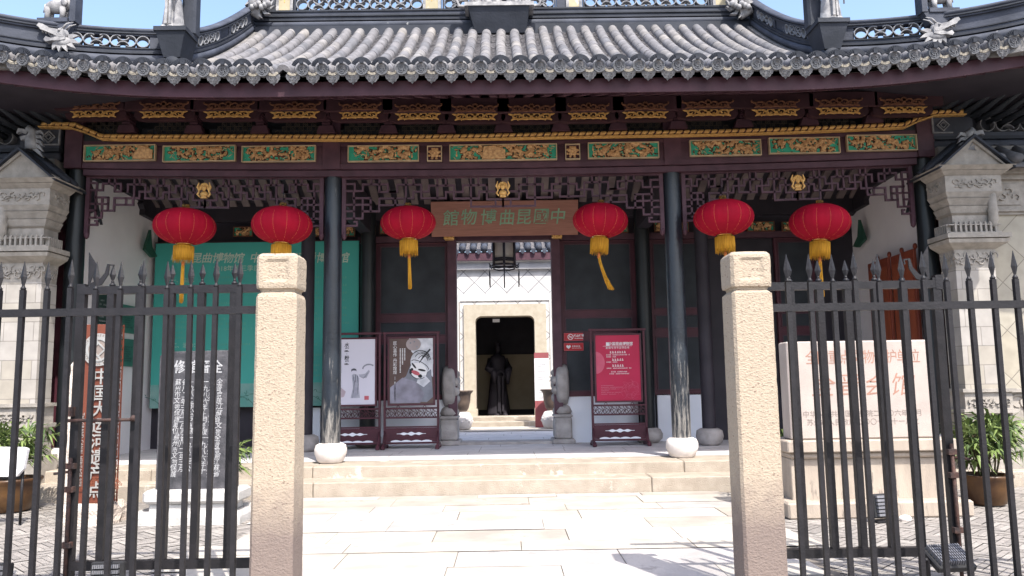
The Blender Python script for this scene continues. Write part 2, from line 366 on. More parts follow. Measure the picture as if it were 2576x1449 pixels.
# herringbone brick paving both sides
for sgn in (-1, 1):
    b = MB(); rnd = random.Random(11+sgn); L, Wd = .26, .065
    x0, x1 = (2.62, 8.2)
    n = 0
    for i in range(-60, 130):
        for j in range(-10, 130):
            # herringbone: diagonal stacking
            for k in (0, 1):
                u = i*Wd + j*L if k == 0 else i*Wd + j*L + Wd
                v = i*Wd - j*L if k == 0 else i*Wd - j*L - 0
                if k == 0: q = [(u, v), (u+L, v), (u+L, v+Wd), (u, v+Wd)]
                else: q = [(u-Wd, v+Wd), (u, v+Wd), (u, v+Wd+L), (u-Wd, v+Wd+L)]
                cxx = sum(a for a, _ in q)/4; cyy = sum(c for _, c in q)/4
                # rotate 45
                X = (cxx-cyy)*.7071; Y = (cxx+cyy)*.7071 + 4
                if not (x0 < X < x1 and 5.0 < Y < 10.62): continue
                if X < 2.95 and Y > 8.2: pass
                g_ = .003; z = rnd.uniform(-.012, -.006); b.i = rnd.choice([0, 0, 1, 2])
                P = []
                for (a, c) in q:
                    a += g_ if a < cxx else -g_; c += g_ if c < cyy else -g_
                    P.append(((a-c)*.7071*sgn, (a+c)*.7071+4, z))
                b.add(P, [(0,1,2,3)] if sgn > 0 else [(3,2,1,0)])
    struct('brick_paving', b, M_brick)

# ================================================================ GATE HALL
hall = thing('gate_hall', 'grey tiled timber gate hall with openwork ridges, dark columns and carved gilt beams', 'building', (0, 11.7, 0))
# stone platform and steps
steps = MB(); rnd = random.Random(5)
def stone_row(mb, y0, y1, z0, z1, joints, i=0):
    for a, b_ in zip(joints[:-1], joints[1:]):
        mb.i = i; st = len(mb.v)
        mb.cbox(((a+b_)/2, (y0+y1)/2, (z0+z1)/2), (b_-a-.008, y1-y0, z1-z0), bev=.012)
stone_row(steps, 10.7, 11.3, -.05, .19, [-9, -6.9, -4.6, -2.62, 1.9, 4.2, 6.6, 9])
stone_row(steps, 11.2, 11.95, .1, ZP, [-9, -7.1, -5.0, -2.75, 2.45, 4.7, 7.0, 9])
steps.build('stone_steps', M_step, hall)
fl = MB(); fl.box(-9, 9, 11.94, 18.6, -.05, ZP-.004); fl.i = 1
rr = random.Random(8); y = 11.96
while y < 18.5:
    x = -9+rr.random()
    while x < 9:
        L = rr.uniform(.8, 1.5); fl.add([(x+.004, y+.004, ZP), (x+L-.004, y+.004, ZP), (x+L-.004, y+.546, ZP), (x+.004, y+.546, ZP)], [(0,1,2,3)]); x += L
    y += .55
fl.build('platform', [M_joint, mat('porch_slab', (.60, .58, .585), (.50, .48, .485), 3, .8, .2, 30, c3=(.42, .40, .40), c3t=.62, c3scale=3)], hall)

def rise(x): return .024*max(0, abs(x)-3.4)**2
def eY(x): return 9.6 - .015*max(0, abs(x)-4.5)**2
def surf(x, Y):
    d = Y-9.6
    return 5.43 + .42*d + .045*d*d + rise(x)*max(0, 1-max(0, d)/2.2)
XR = 4.52
def hipY(x): return 10.62 - (abs(x)-XR)*.44
def deck(x, Y):
    if abs(x) <= XR: return surf(x, Y)
    h = hipY(x)
    if Y <= h: return surf(x, Y)
    return surf(x, h) - .04*(Y-h)
# deck
dk = MB(); xs = [-8.75+.25*i for i in range(71)]; ys = [9.66+.2*i for i in range(21)]
top = [[(x, Y+eY(x)-9.6, deck(x, Y)-.065) for x in xs] for Y in ys]; bot = [[(x, Y+eY(x)-9.6, deck(x, Y)-.12) for x in xs] for Y in ys]
dk.loft(top, closed=False, smooth=True); dk.i = 1; dk.loft([r[::-1] for r in bot], closed=False, smooth=True)
# back slope
dk.i = 0; dk.add([(-XR, 13.6, 7.8), (XR, 13.6, 7.8), (7.5, 15.6, 6.1), (-7.5, 15.6, 6.1)], [(0,1,2,3)])

roof = dk.build('roof', [M_pan, M_darkwood], hall)
# barrel tile rows
SP = at(1359, 183, 9.6).x - at(1309.5, 183, 9.6).x
X0 = at(1309, 183, 9.6).x
br = MB(); pan = MB(); rr = random.Random(21)
rowsX = [X0+i*SP for i in range(-32, 32) if abs(X0+i*SP) < 7.5]
for x in rowsX:
    Yend = 13.55 if abs(x) < XR-.05 else hipY(x)+.02
    Y = 9.56; k = 0; xj = 0; R = .083; wob = rr.uniform(0, 6)
    while Y < Yend:
        Y1 = min(Y+(.33+rr.uniform(-.02, .02) if k else rr.uniform(.12, .36)), Yend); k += 1; rings = []
        br.i = rr.choices([0, 1, 2, 3], [6, 3, 1.6, .5])[0]
        jx = rr.uniform(-.005, .005)+.008*math.sin(Y*1.7+wob)
        for (yy, q) in ((Y, 1.03), (Y+.03, 1.045), ((Y+Y1)/2, 1.01), (Y1+.01, .985)):
            yo = yy+eY(x)-9.6; z = surf(x, yy)+.005; sl_ = math.atan(.42+.09*(yy-9.6))
            nx = Vector((0, -math.sin(sl_), math.cos(sl_)))
            rings.append([Vector((x+jx, yo, z)) + Vector((1, 0, 0))*R*q*math.cos(pi*a/8) + nx*(R*q*math.sin(pi*a/8)+.012) for a in range(-1, 10)])
        br.loft(rings, closed=False, smooth=True)
        # lower lip
        br.add(rings[0] + [Vector((x+jx, rings[0][5].y+.02, rings[0][5].z-.06))], [(a+1, a, 11) for a in range(10)], False)
        Y = Y1
    # pan tiles to the right of this row
    Y = 9.58; xa = x+.045; xb = x+SP-.045; xm = (xa+xb)/2
    while Y < Yend:
        Y1 = Y+.085; zz = rr.uniform(.0, .008); sk = rr.uniform(-.006, .006)
        z0 = surf(x, Y)+.012+zz; z1 = surf(x, Y1)-.014
        yo = eY(x)-9.6
        pan.add([(xa, Y+yo, z0+.02), (xm, Y+yo+sk, z0-.012), (xb, Y+yo, z0+.02), (xa, Y1+yo, z1+.02), (xm, Y1+yo, z1-.012), (xb, Y1+yo, z1+.02),
                 (xa, Y+yo, z0), (xm, Y+yo+sk, z0-.03), (xb, Y+yo, z0)], [(0,1,4,3), (1,2,5,4), (6,7,1,0), (7,8,2,1)], False)
        Y = Y1
br.build('barrel_tiles', T, roof); pan.build('pan_tiles', M_pan, roof)
# eave discs and drip tiles
def disc_mesh():
    m = MB(); r = .078
    # face plate
    prof = [(0, .0), (r*.62, 0), (r*.66, -.006), (r*.8, -.006), (r*.84, -.014), (r, -.014), (r*1.02, 0), (r*1.02, .05)]
    rings = [[(max(q, .001)*math.cos(2*pi*j/20), d, max(q, .001)*math.sin(2*pi*j/20)) for j in range(20)] for q, d in prof]
    m.loft([q for q in rings], False, True, False)
    # curled relief beast
    for (cx, cz, rr_, a0, a1) in ((0, .012, .03, 20, 300), (-.01, -.02, .026, 180, 420), (.022, -.008, .016, -40, 200), (-.028, .016, .012, 60, 330)):
        m.ring(cx, cz, rr_, .009, -.014, 0, a0, a1, 9)
    for a in range(0, 360, 24):
        m.ball((r*.73*math.cos(math.radians(a)), -.008, r*.73*math.sin(math.radians(a))), .004, 5, 3)
    # fan guard above
    m.i = 1; m.ring(0, 0.012, .112, .052, -.03, -.018, 22, 158, 14)
    for a in range(30, 152, 11):
        ca, sa = math.cos(math.radians(a)), math.sin(math.radians(a))
        m.i = 1; m.ribbon([(.088*ca, .012+.088*sa), (.136*ca, .012+.136*sa)], .006, -.036, -.03)
    m.box(-.026, .026, -.045, -.03, .07, .125)
    m.tube([(.088, -.03, .03), (.095, -.045, -.02), (.07, -.05, -.07)], .004, 5)
    m.tube([(-.088, -.03, .03), (-.095, -.045, -.02), (-.07, -.05, -.07)], .004, 5)
    return m
def drip_mesh():
    m = MB(); n = 12
    m.i = 1; m.ribbon([(-.062, .055), (-.03, .035), (0, .03), (.03, .035), (.062, .055)], .03, -.012, .04)
    m.i = 0
    out = [(-.08, .04), (-.09, .01), (-.078, -.03), (-.062, -.04), (-.045, -.068), (-.02, -.075), (0, -.1), (.02, -.075), (.045, -.068), (.062, -.04), (.078, -.03), (.09, .01), (.08, .04), (.03, .02), (0, .015), (-.03, .02)]
    m.prism(out, -.006, .006)
    for (cx, cz, q, a0, a1) in ((-.03, -.01, .018, 30, 300), (.03, -.012, .018, -120, 150), (0, -.045, .02, 100, 380)):
        m.ring(cx, cz, q, .008, -.016, -.006, a0, a1, 8)
    return m
d0 = disc_mesh().build('tile_disc', [M_disc, M_ridge2], roof, local=True); r0 = drip_mesh().build('drip_tile', [M_drip, M_lime], roof, local=True)
fd = fr_ = True
for i, x in enumerate(rowsX):
    broken = abs(proj_x := 0) > 1
    z = surf(x, 9.56)+.028; yy = eY(x)-.055
    tilt = -.22 if abs(x) < 5 else -.22
    px_skip = abs(x-at(711, 185, 9.6).x) < SP*.5
    if not px_skip:
        o = d0 if fd else d0.copy()
        if not fd: COL.objects.link(o); ORG[o.name] = Vector()
        fd = False; o.parent = roof; o.location = Vector((x, yy, z))-Vector((0, 11.7, 0)); o.rotation_euler = (rr.uniform(-.05, .05)+.12, rr.uniform(-.12, .12), rr.uniform(-.05, .05)); s_ = rr.uniform(.97, 1.03); o.scale = (s_, 1, s_)
    o = r0 if fr_ else r0.copy()
    if not fr_: COL.objects.link(o); ORG[o.name] = Vector()
    fr_ = False; xm = x+SP/2; o.parent = roof; o.location = Vector((xm, eY(xm)-.025, surf(xm, 9.58)-.062))-Vector((0, 11.7, 0)); o.rotation_euler = (.35+rr.uniform(-.08, .08), rr.uniform(-.07, .07), rr.uniform(-.08, .08))
# fascia board
xs2 = [-7.4+.2*i for i in range(75)]
fa = MB(); fa.sweep([(.0, -.19), (.03, -.19), (.03, .0), (0, .0)], [Vector((x, eY(x)+.12, surf(x, 9.6)-.09)) for x in xs2])
fa.build('fascia_board', mat('fascia_wood', (.058, .022, .032), (.036, .013, .02), 3, .6, .1, 30), hall)
# rafters under the eave
raf = MB()
for i in range(-30, 31):
    x = i*.243+.1; z = surf(x, 9.6)
    raf.add([(x-.05, eY(x)+.16, z-.28), (x+.05, eY(x)+.16, z-.28), (x+.05, eY(x)+.16, z-.1), (x-.05, eY(x)+.16, z-.1),
             (x-.05, 11.75, z+.42), (x+.05, 11.75, z+.42), (x+.05, 11.75, z+.6), (x-.05, 11.75, z+.6)],
            [(0,1,2,3), (0,4,5,1), (1,5,6,2), (0,3,7,4)], False)
raf.build('eave_rafters', M_maroon2, hall)

# ---- ridges
def ridge_prof(hs, n):
    return hs
def roll(z0, z1, w_, n=10):
    c = (z0+z1)/2; r = (z1-z0)/2
    return [(w_*math.cos(2*pi*k/n), c+r*math.sin(2*pi*k/n)) for k in range(n)]
def rect(n, z0, z1): return [(-n, z0), (n, z0), (n, z1), (-n, z1)]
def ring_panel(mb, p0, p1, zc, r, lite=.011, y=-.02, bal=None):
    # p0,p1: Vectors along the wall; rings in the wall's plane, ring tiles pattern O )( )( )( O
    d = p1-p0; L = math.hypot(d.x, d.y); tdir = Vector((d.x, d.y, 0)).normalized(); nrm = Vector((tdir.y, -tdir.x, 0))
    sl2 = d.z/L
    def M_(a):
        pass
    st = len(mb.v); x = r
    mb.ring(x, 0, r*.92, lite, -.07, .07, seg=14); x += r
    units = max(1, int(round((L-4*r)/(3.6*r)))); ua = (L-4*r)/units
    for k in range(units):
        c = x+ua*(k+.5); a = ua/2
        mb.ring(c-a+r*.95, 0, r*.92, lite, -.07, .07, 55, 305, 10)
        mb.ring(c+a-r*.95, 0, r*.92, lite, -.07, .07, -125, 125, 10)
        mb.ring(c, r*1.0, r*.9, lite, -.07, .07, 205, 335, 8)
        mb.ring(c, -r*1.0, r*.9, lite, -.07, .07, 25, 155, 8)
    mb.ring(L-r, 0, r*.92, lite, -.07, .07, seg=14)
    for i in range(st, len(mb.v)):
        vx, vy, vz = mb.v[i]
        mb.v[i] = tuple(p0 + tdir*vx - nrm*vy*-1 + Vector((0, 0, zc+vz+sl2*vx)))
def ridge_wall(name, path, hts, open_z, posts, parent, label=None):
    """path: list of Vectors (base line). hts: list of profiles. posts: list of (t0,t1,kind) along path fraction"""
    m = MB()
    for k, pr in enumerate(hts):
        m.i = 0 if k % 2 == 0 else 1
        m.sweep(pr, path, smooth=len(pr) > 6)
    # arclength
    cum = [0]
    for a, b in zip(path[:-1], path[1:]): cum.append(cum[-1]+(b-a).length)
    def P(t):
        s_ = t*cum[-1]
        for k in range(len(path)-1):
            if cum[k+1] >= s_-1e-9:
                q = (s_-cum[k])/(cum[k+1]-cum[k]); return path[k].lerp(path[k+1], q)
        return path[-1]
    m.i = 2; m.sweep(H0, path)
    z0, z1 = open_z
    rgs = []
    for (t0, t1, kind) in posts:
        n = max(2, int((t1-t0)*cum[-1]/.15)+1)
        sub = [P(t0+(t1-t0)*k/(n-1)) for k in range(n)]
        if kind == 'solid': m.i = 0; m.sweep(rect(.055, z0-.01, z1+.01), sub)
        elif kind == 'blind': m.i = 0; m.sweep(rect(.035, z0-.01, z1+.01), sub)
        elif kind == 'rings': rg = MB(); ring_panel(rg, P(t0), P(t1), (z0+z1)/2, (z1-z0)/2); rgs.append(rg)
    o = m.build(name, [M_ridge, M_ridge2, M_limebase], parent, label=label)
    for rg in rgs: rg.build('ring_tile_panel', M_greystucco, o)
    return o
H0 = rect(.15, -.22, .012)
H1 = [roll(0, .17, .10), rect(.075, .165, .20), rect(.055, .20, .235), rect(.07, .235, .25), rect(.065, .42, .445), rect(.085, .445, .465), roll(.455, .545, .09)]
for sgn in (-1, 1):
    # descending ridge
    pth = [Vector((sgn*XR, 13.45-.14*k, surf(XR, 13.45-.14*k)+.06)) for k in range(21)]
    if sgn > 0: pass
    ridge_wall('descending_ridge', pth[::-1] if sgn < 0 else pth[::-1], [[(a, b*.95) for a, b in pr] for pr in H1], (.24, .405), [(0, .12, 'solid'), (.12, .40, 'rings'), (.40, .43, 'solid'), (.43, .56, 'blind'), (.56, .59, 'solid'), (.59, .86, 'rings'), (.86, 1, 'solid')], hall)
    pth = []
    for k in range(22):
        x = XR+.03+2.95*k/21; yy = hipY(x)-.12*math.sin(pi*k/21)*.5; e = eY(x)-9.6
        lift = .03 + .10*(k/21)**3
        pth.append(Vector((sgn*x, yy+e*.6, surf(x, yy)+lift)))
    pp = pth if sgn > 0 else pth[::-1]
    spec = [(0, .12, 'solid'), (.12, .42, 'rings'), (.42, .46, 'solid'), (.46, 1, 'blind')]
    if sgn < 0: spec = [(1-b, 1-a, k) for a, b, k in spec]
    ridge_wall('hip_ridge', pp, H1, (.25, .42), spec, hall)
# main ridge
YR = 13.6; zr = at(1280, 73, YR).z
fx = lambda px: at(px, 10, YR).x
mx0, mx1 = fx(632), fx(1895)
HM = [roll(0, .17, .12), rect(.09, .165, .20), rect(.07, .20, .24), rect(.10, .24, .27), rect(.08, .27, .33), rect(.10, .33, .36), rect(.10, .80, .84), rect(.13, .84, .88), roll(.87, 1.05, .13)]
def tt(px): return (fx(px)-mx0)/(mx1-mx0)
mspec = [(0, tt(640), 'solid'), (tt(640), tt(697), 'blind'), (tt(697), tt(740), 'solid'), (tt(747), tt(1064), 'rings'), (tt(1065), tt(1110), 'solid'), (tt(1118), tt(1180), 'rings'), (tt(1182), tt(1330), 'blind'), (tt(1332), tt(1394), 'rings'),
         (tt(1400), tt(1462), 'solid'), (tt(1470), tt(1778), 'rings'), (tt(1785), tt(1830), 'solid'), (tt(1832), 1, 'blind')]
mr_ = ridge_wall('main_ridge', [Vector((mx0+(mx1-mx0)*k/20, YR, zr)) for k in range(21)], HM, (.37, .72), [], hall)
zc0, zc1 = zr+.37, zr+.80
for a, b, k in mspec:
    xa, xb = mx0+a*(mx1-mx0), mx0+b*(mx1-mx0); m = MB()
    if k == 'solid': m.box(xa, xb, YR-.07, YR+.07, zc0-.02, zc1+.02); m.build('ridge_pier', M_ridge, mr_)
    if k == 'blind': m.box(xa, xb, YR-.03, YR+.05, zc0-.02, zc1+.02); m.build('blind_panel', M_ridge, mr_)
    if k == 'rings':
        for zz in (zr+.485, zr+.70): ring_panel(m, Vector((xa, YR, zz)), Vector((xb, YR, zz)), 0, .108, .014)
        m.i = 1; m.box(xa-.03, xa-.005, YR-.06, YR+.06, zc0-.02, zc1+.02); m.box(xb+.005, xb+.03, YR-.06, YR+.06, zc0-.02, zc1+.02)
        m.build('ring_tile_panel', [M_greystucco, M_ridge], mr_)
M_ylw = mat('faded_yellow_panel', (.42, .36, .24), (.34, .3, .2), 6, .8, c3=(.45, .44, .42), c3t=.58, c3scale=8)
for pxa, pxb, ch in ((705, 733, '中'), (1072, 1103, '車'), (1430, 1456, '昌'), (1797, 1825, '吉')):
    m = MB(); xa, xb = fx(pxa), fx(pxb); m.box(xa, xb, YR-.085, YR-.06, zc0+.0, zc1-.03); m.i = 1; m.text(ch, (xb-xa)*.9, (xa+xb)/2, YR-.086, (zc0+zc1)/2, ext=.004)
    m.i = 2; m.box(xa-.05, xa, YR-.095, YR-.06, zc0-.02, zc1-.01); m.box(xb, xb+.05, YR-.095, YR-.06, zc0-.02, zc1-.01)
    m.build('yellow_panel', [M_ylw, M_gold, M_whitestone], mr_)
# render band under main ridge
m = MB(); m.box(mx0+.05, mx1-.05, YR-.2, YR+.2, zr-.45, zr+.01); m.build('ridge_base', M_ridge2, mr_)
# centre ledge with statues
xa, xb = fx(1172), fx(1340)
m = MB(); m.i = 1
m.add([(xa+.06, YR-.5, zr+.2), (xb-.08, YR-.5, zr+.2), (xb-.08, YR-.1, zr+.2), (xa+.06, YR-.1, zr+.2), (xa+.18, YR-.33, zr-.22), (xb-.14, YR-.33, zr-.22), (xb-.14, YR-.1, zr-.22), (xa+.18, YR-.1, zr-.22)],
      [(0,3,2,1), (4,5,6,7), (0,1,5,4), (1,2,6,5), (2,3,7,6), (3,0,4,7)], False)
m.i = 0; m.box(xa, xb, YR-.52, YR-.1, zr+.2, zr+.27)
for xe, s_ in ((xa, 1), (xb, -1)):
    m.ribbon([(xe, zr+.2), (xe-s_*.09, zr+.2), (xe-s_*.13, zr+.3), (xe-s_*.13, zr+.42), (xe+s_*.02, zr+.42), (xe+s_*.02, zr+.31), (xe-s_*.06, zr+.31), (xe-s_*.06, zr+.36)], .035, YR-.52, YR-.45)
ledge = m.build('statue_ledge', [M_whitestone, M_ridge2], hall)
def robed(name, x, y, z, h, rz, parent, mt, arms=1, seed=0):
    m = MB(); r = random.Random(seed); k = h/1.7
    fold = lambda a, q: 1+.10*math.sin(a*7+seed)*q
    rings = []
    for (rad, zz, q) in ((.25, 0, 1), (.235, .10, 1), (.20, .45, 1), (.17, .8, .6), (.15, .98, .2), (.16, 1.0, 0), (.175, 1.2, .2), (.19, 1.33, 0), (.14, 1.42, 0), (.055, 1.46, 0), (.05, 1.5, 0)):
        rings.append([(rad*1.15*fold(a, q)*math.cos(a), rad*.8*fold(a, q)*math.sin(a), zz) for a in [2*pi*j/18 for j in range(18)]])
    m.loft(rings, True, True, True)
    m.ball((0, -.01, 1.6), (.075, .09, .11), 10, 8); m.ball((0, .0, 1.71), (.07, .07, .06), 8, 5); m.ball((0, -.1, 1.59), (.015, .02, .02), 6, 4)
    for s_ in (-1, 1):
        m.tube([(s_*.18, 0, 1.34), (s_*.27, -.06, 1.12), (s_*.18, -.24, 1.05)], [.075, .075, .09], 8)
        m.tube([(s_*.18, -.24, 1.05), (s_*.16, -.27, .75)], [.09, .03], 8)
        m.ball((s_*.15, -.28, 1.06), .04, 6, 5)
        m.ball((s_*.10, -.22, .03), (.07, .1, .05), 8, 5)
    m.ribbon([(-.05, .95), (-.04, .5), (-.05, .12)], .07, -.24, -.17); m.ribbon([(.05, .95), (.045, .5), (.05, .12)], .05, -.23, -.16)
    m.ring(0, .96, .1, .05, -.19, -.12, 0, 360, 12)
    if arms: m.tube([(.2, -.28, .4), (.2, -.28, 1.75)], .02, 6)
    m.xf(Matrix.Translation((x, y, z)) @ Matrix.Rotation(rz, 4, 'Z') @ Matrix.Scale(k, 4))
    return m.build(name, mt, parent)
for j, pxs in enumerate((1197, 1222, 1245, 1290, 1314)):
    robed('ridge_statue', fx(pxs), YR-.32, zr+.27, .78, (j-2)*.1, ledge, M_whitestone, 0, j)
# descending ridge corner pedestals with warriors
for sgn, mt in ((-1, M_whitestone), (1, M_whitestone)):
    xx = sgn*(XR-.0); yb = 10.42; zb = surf(XR, 10.4)
    m = MB()
    m.lathe([(.02, -.02), (.13, 0), (.16, .07), (.13, .15), (.09, .17)], (xx, yb-.02, zb), 12, True)
    m.add([(xx-.11, yb-.14, zb+.14), (xx+.11, yb-.14, zb+.14), (xx+.11, yb+.2, zb+.14), (xx-.11, yb+.2, zb+.14), (xx-.2, yb-.22, zb+.48), (xx+.2, yb-.22, zb+.48), (xx+.2, yb+.2, zb+.48), (xx-.2, yb+.2, zb+.48)],
          [(0,1,5,4), (1,2,6,5), (2,3,7,6), (3,0,4,7), (4,5,6,7), (0,3,2,1)], False)
    m.box(xx-.22, xx+.22, yb-.24, yb+.2, zb+.48, zb+.54)
    m.cbox((xx-sgn*.14, yb+.12, zb+.85), (.2, .2, .64), .03)
    ped = m.build('corner_pedestal', M_ridge2, hall)
    robed('warrior_statue', xx+sgn*.04, yb-.05, zb+.54, .95, sgn*.15, ped, mt, 1, 5)
# elephants on the hip ridges
def elephant(x, y, z, s_, face, parent):
    m = MB()
    m.box(-.22, .20, -.1, .1, -.06, 0); m.i = 1
    m.ball((0, 0, .2), (.17, .085, .1), 12, 8)
    for lx in (-.11, .10):
        for ly in (-.045, .045): m.tube([(lx, ly, .17), (lx, ly, .08), (lx, ly-.0, .0)], [.045, .035, .038], 8)
    m.ball((.17, 0, .24), (.075, .065, .08), 10, 7)
    m.tube([(.22, 0, .25), (.265, 0, .18), (.25, 0, .09), (.19, 0, .07)], [.035, .028, .02, .013], 8)
    for s2 in (-1, 1): m.ball((.13, s2*.07, .24), (.05, .015, .06), 8, 6); m.tube([(.22, s2*.03, .19), (.27, s2*.04, .16)], [.01, .004], 5)
    m.tube([(-.17, 0, .24), (-.19, 0, .12)], [.012, .008], 5)
    m.i = 0; m.prism([(.22, -.05), (.30, -.05), (.30, .34), (.26, .40), (.22, .34)], -.09, .09)
    m.prism([(-.24, -.05), (.28, -.05), (.2, -.22), (.02, -.24)], -.08, .08)
    m.xf(Matrix.Translation((x, y, z)) @ Matrix.Diagonal((face*s_, s_, s_, 1)))
    if face < 0: m.f = [f[::-1] for f in m.f]
    return m.build('elephant_statue', [M_ridge, M_whitestone], parent)
pL = at(143, 52, 9.95); elephant(pL.x, 9.95, pL.z, .95, 1, hall)
pR = at(2365, 27, 9.95); elephant(pR.x, 9.95, pR.z, .95, -1, hall)
# dragon heads
def dragon(px, py, Y, s_, face, mt, rot=0.0):
    # outline units: about 1 wide
    m = MB()
    m.prism([(-.52, .26), (-.47, .33), (-.36, .30), (-.2, .2), (.0, .16), (.12, .2), (.2, .06), (.16, -.04), (0, -.02), (-.15, .05), (-.3, .12), (-.42, .16), (-.46, .22)], -.09, .09)   # upper jaw
    m.prism([(-.33, -.1), (-.28, -.16), (-.12, -.13), (.02, -.14), (.2, -.1), (.2, .05), (.0, -.03), (-.15, -.07), (-.28, -.02)], -.085, .085)   # lower jaw
    m.ball((.05, 0, .05), (.2, .1, .16), 10, 7)
    for s2 in (-1, 1): m.ball((.05, s2*.1, .13), .035, 8, 5); m.tube([(.1, s2*.06, .16), (.22, s2*.07, .3), (.38, s2*.06, .34)], [.035, .025, .01], 6)
    m.ball((.1, 0, -.13), (.27, .07, .12), 12, 8)
    for a, L, bx, bz in ((-20, .30, .26, -.10), (-38, .26, .22, -.16), (-62, .22, .12, -.2), (-88, .20, .02, -.2), (-112, .18, -.07, -.18), (8, .26, .25, -.03)):
        ca, sa = math.cos(math.radians(a)), math.sin(math.radians(a))
        m.ribbon([(bx, bz), (bx+ca*L*.5, bz+sa*L*.5+.015), (bx+ca*L, bz+sa*L)], [.13, .10, .005], -.035-.001*a/10, .03)
    for k in range(5): m.prism([(-.42+.09*k, .17-.03*k), (-.38+.09*k, .15-.03*k), (-.41+.09*k, .10-.03*k)], -.03, .03)
    c = at(px, py, Y)
    m.xf(Matrix.Translation((c.x, Y, c.z)) @ Matrix.Diagonal((face*s_, s_, s_, 1)) @ Matrix.Rotation(rot, 4, 'Y'))
    if face < 0: m.f = [f[::-1] for f in m.f]
    return m.build('dragon_head', mt, hall)
dragon(232/2.683*.671*2.55, 92, 9.78, .52, 1, M_whitestone)
dragon(2364, 77, 9.78, .50, -1, M_whitestone)
# fish-tail ends of main ridge
for px, face in ((655, 1), (1862, -1)):
    m = MB()
    m.tube([(0, 0, -.1), (-.12, 0, 0), (-.1, 0, .2), (.05, 0, .3), (.12, 0, .5), (0, 0, .7)], [.05, .1, .12, .1, .08, .03], 8)
    for a in range(0, 360, 40): m.ribbon([(0, .1), (.18*math.cos(a), .1+.18*math.sin(a)), (.24*math.cos(a+.3), .1+.24*math.sin(a+.3))], [.06, .05, .005], -.05, .02)
    for k in range(6): m.ball((-.1+.05*k, -.1, .02+.03*(k % 3)), .05, 6, 5)
    c = at(px, 28, YR-.3); m.xf(Matrix.Translation((c.x, YR-.3, c.z)) @ Matrix.Diagonal((face*1.1, 1.1, 1.1, 1)))
    if face < 0: m.f = [f[::-1] for f in m.f]
    m.build('ridge_end_beast', M_whitestone, mr_)
# ---------------------------------------------------------------- columns
def WZ(x): return .0021*x*x
CX = [at(185, 700, 11.75).x, -2.62, 2.55, at(2340, 700, 11.75).x]
for x in CX:
    m = MB(); inner = abs(x) < 4
    m.lathe([(.135, 0), (.14, .5), (.135, 2.5), (.125, 5.2)], (x, 11.75, ZP+.2), 28, caps=False)
    c = m.build('column', M_col if inner else M_black, hall)
    m = MB()
    m.lathe([(.155, -.2), (.19, -.17), (.235, -.06), (.235, .0), (.215, .06), (.17, .085), (.05, .09)], (x, 11.75, ZP+.2), 28)
    m.build('column_base', M_ball, c)
# frieze beam with carved panels
bm = MB(); zt, zb_ = 5.13, 4.70
def bxs(a, b, n=14): return [Vector((a+(b-a)*k/n, 11.7, WZ(a+(b-a)*k/n))) for k in range(n+1)]
for a, b in ((CX[0]+.14, CX[1]-.12), (CX[1]+.12, CX[2]-.12), (CX[2]+.12, CX[3]-.14)):
    bm.sweep([(-.1, zb_), (.1, zb_), (.1, zt-.01), (-.1, zt-.01)], bxs(a, b))
    bm.sweep([(.1, zb_+.0), (.125, zb_+.0), (.125, zb_+.075), (.1, zb_+.075)], bxs(a, b))
    bm.sweep([(.1, zt-.075), (.12, zt-.075), (.12, zt-.012), (.1, zt-.012)], bxs(a, b))
for x in CX: bm.i = 0; bm.box(x-.13, x+.13, 11.56, 11.85, zb_+WZ(x), zt+.5+WZ(x))
frieze = bm.build('frieze_beam', M_maroon2, hall)
bm = MB(); bm.sweep([(-.09, 4.60), (.09, 4.60), (.09, zb_-.012), (-.09, zb_-.012)], bxs(CX[0]+.14, CX[3]-.14, 30)); bm.build('lower_beam', M_maroon2, hall)
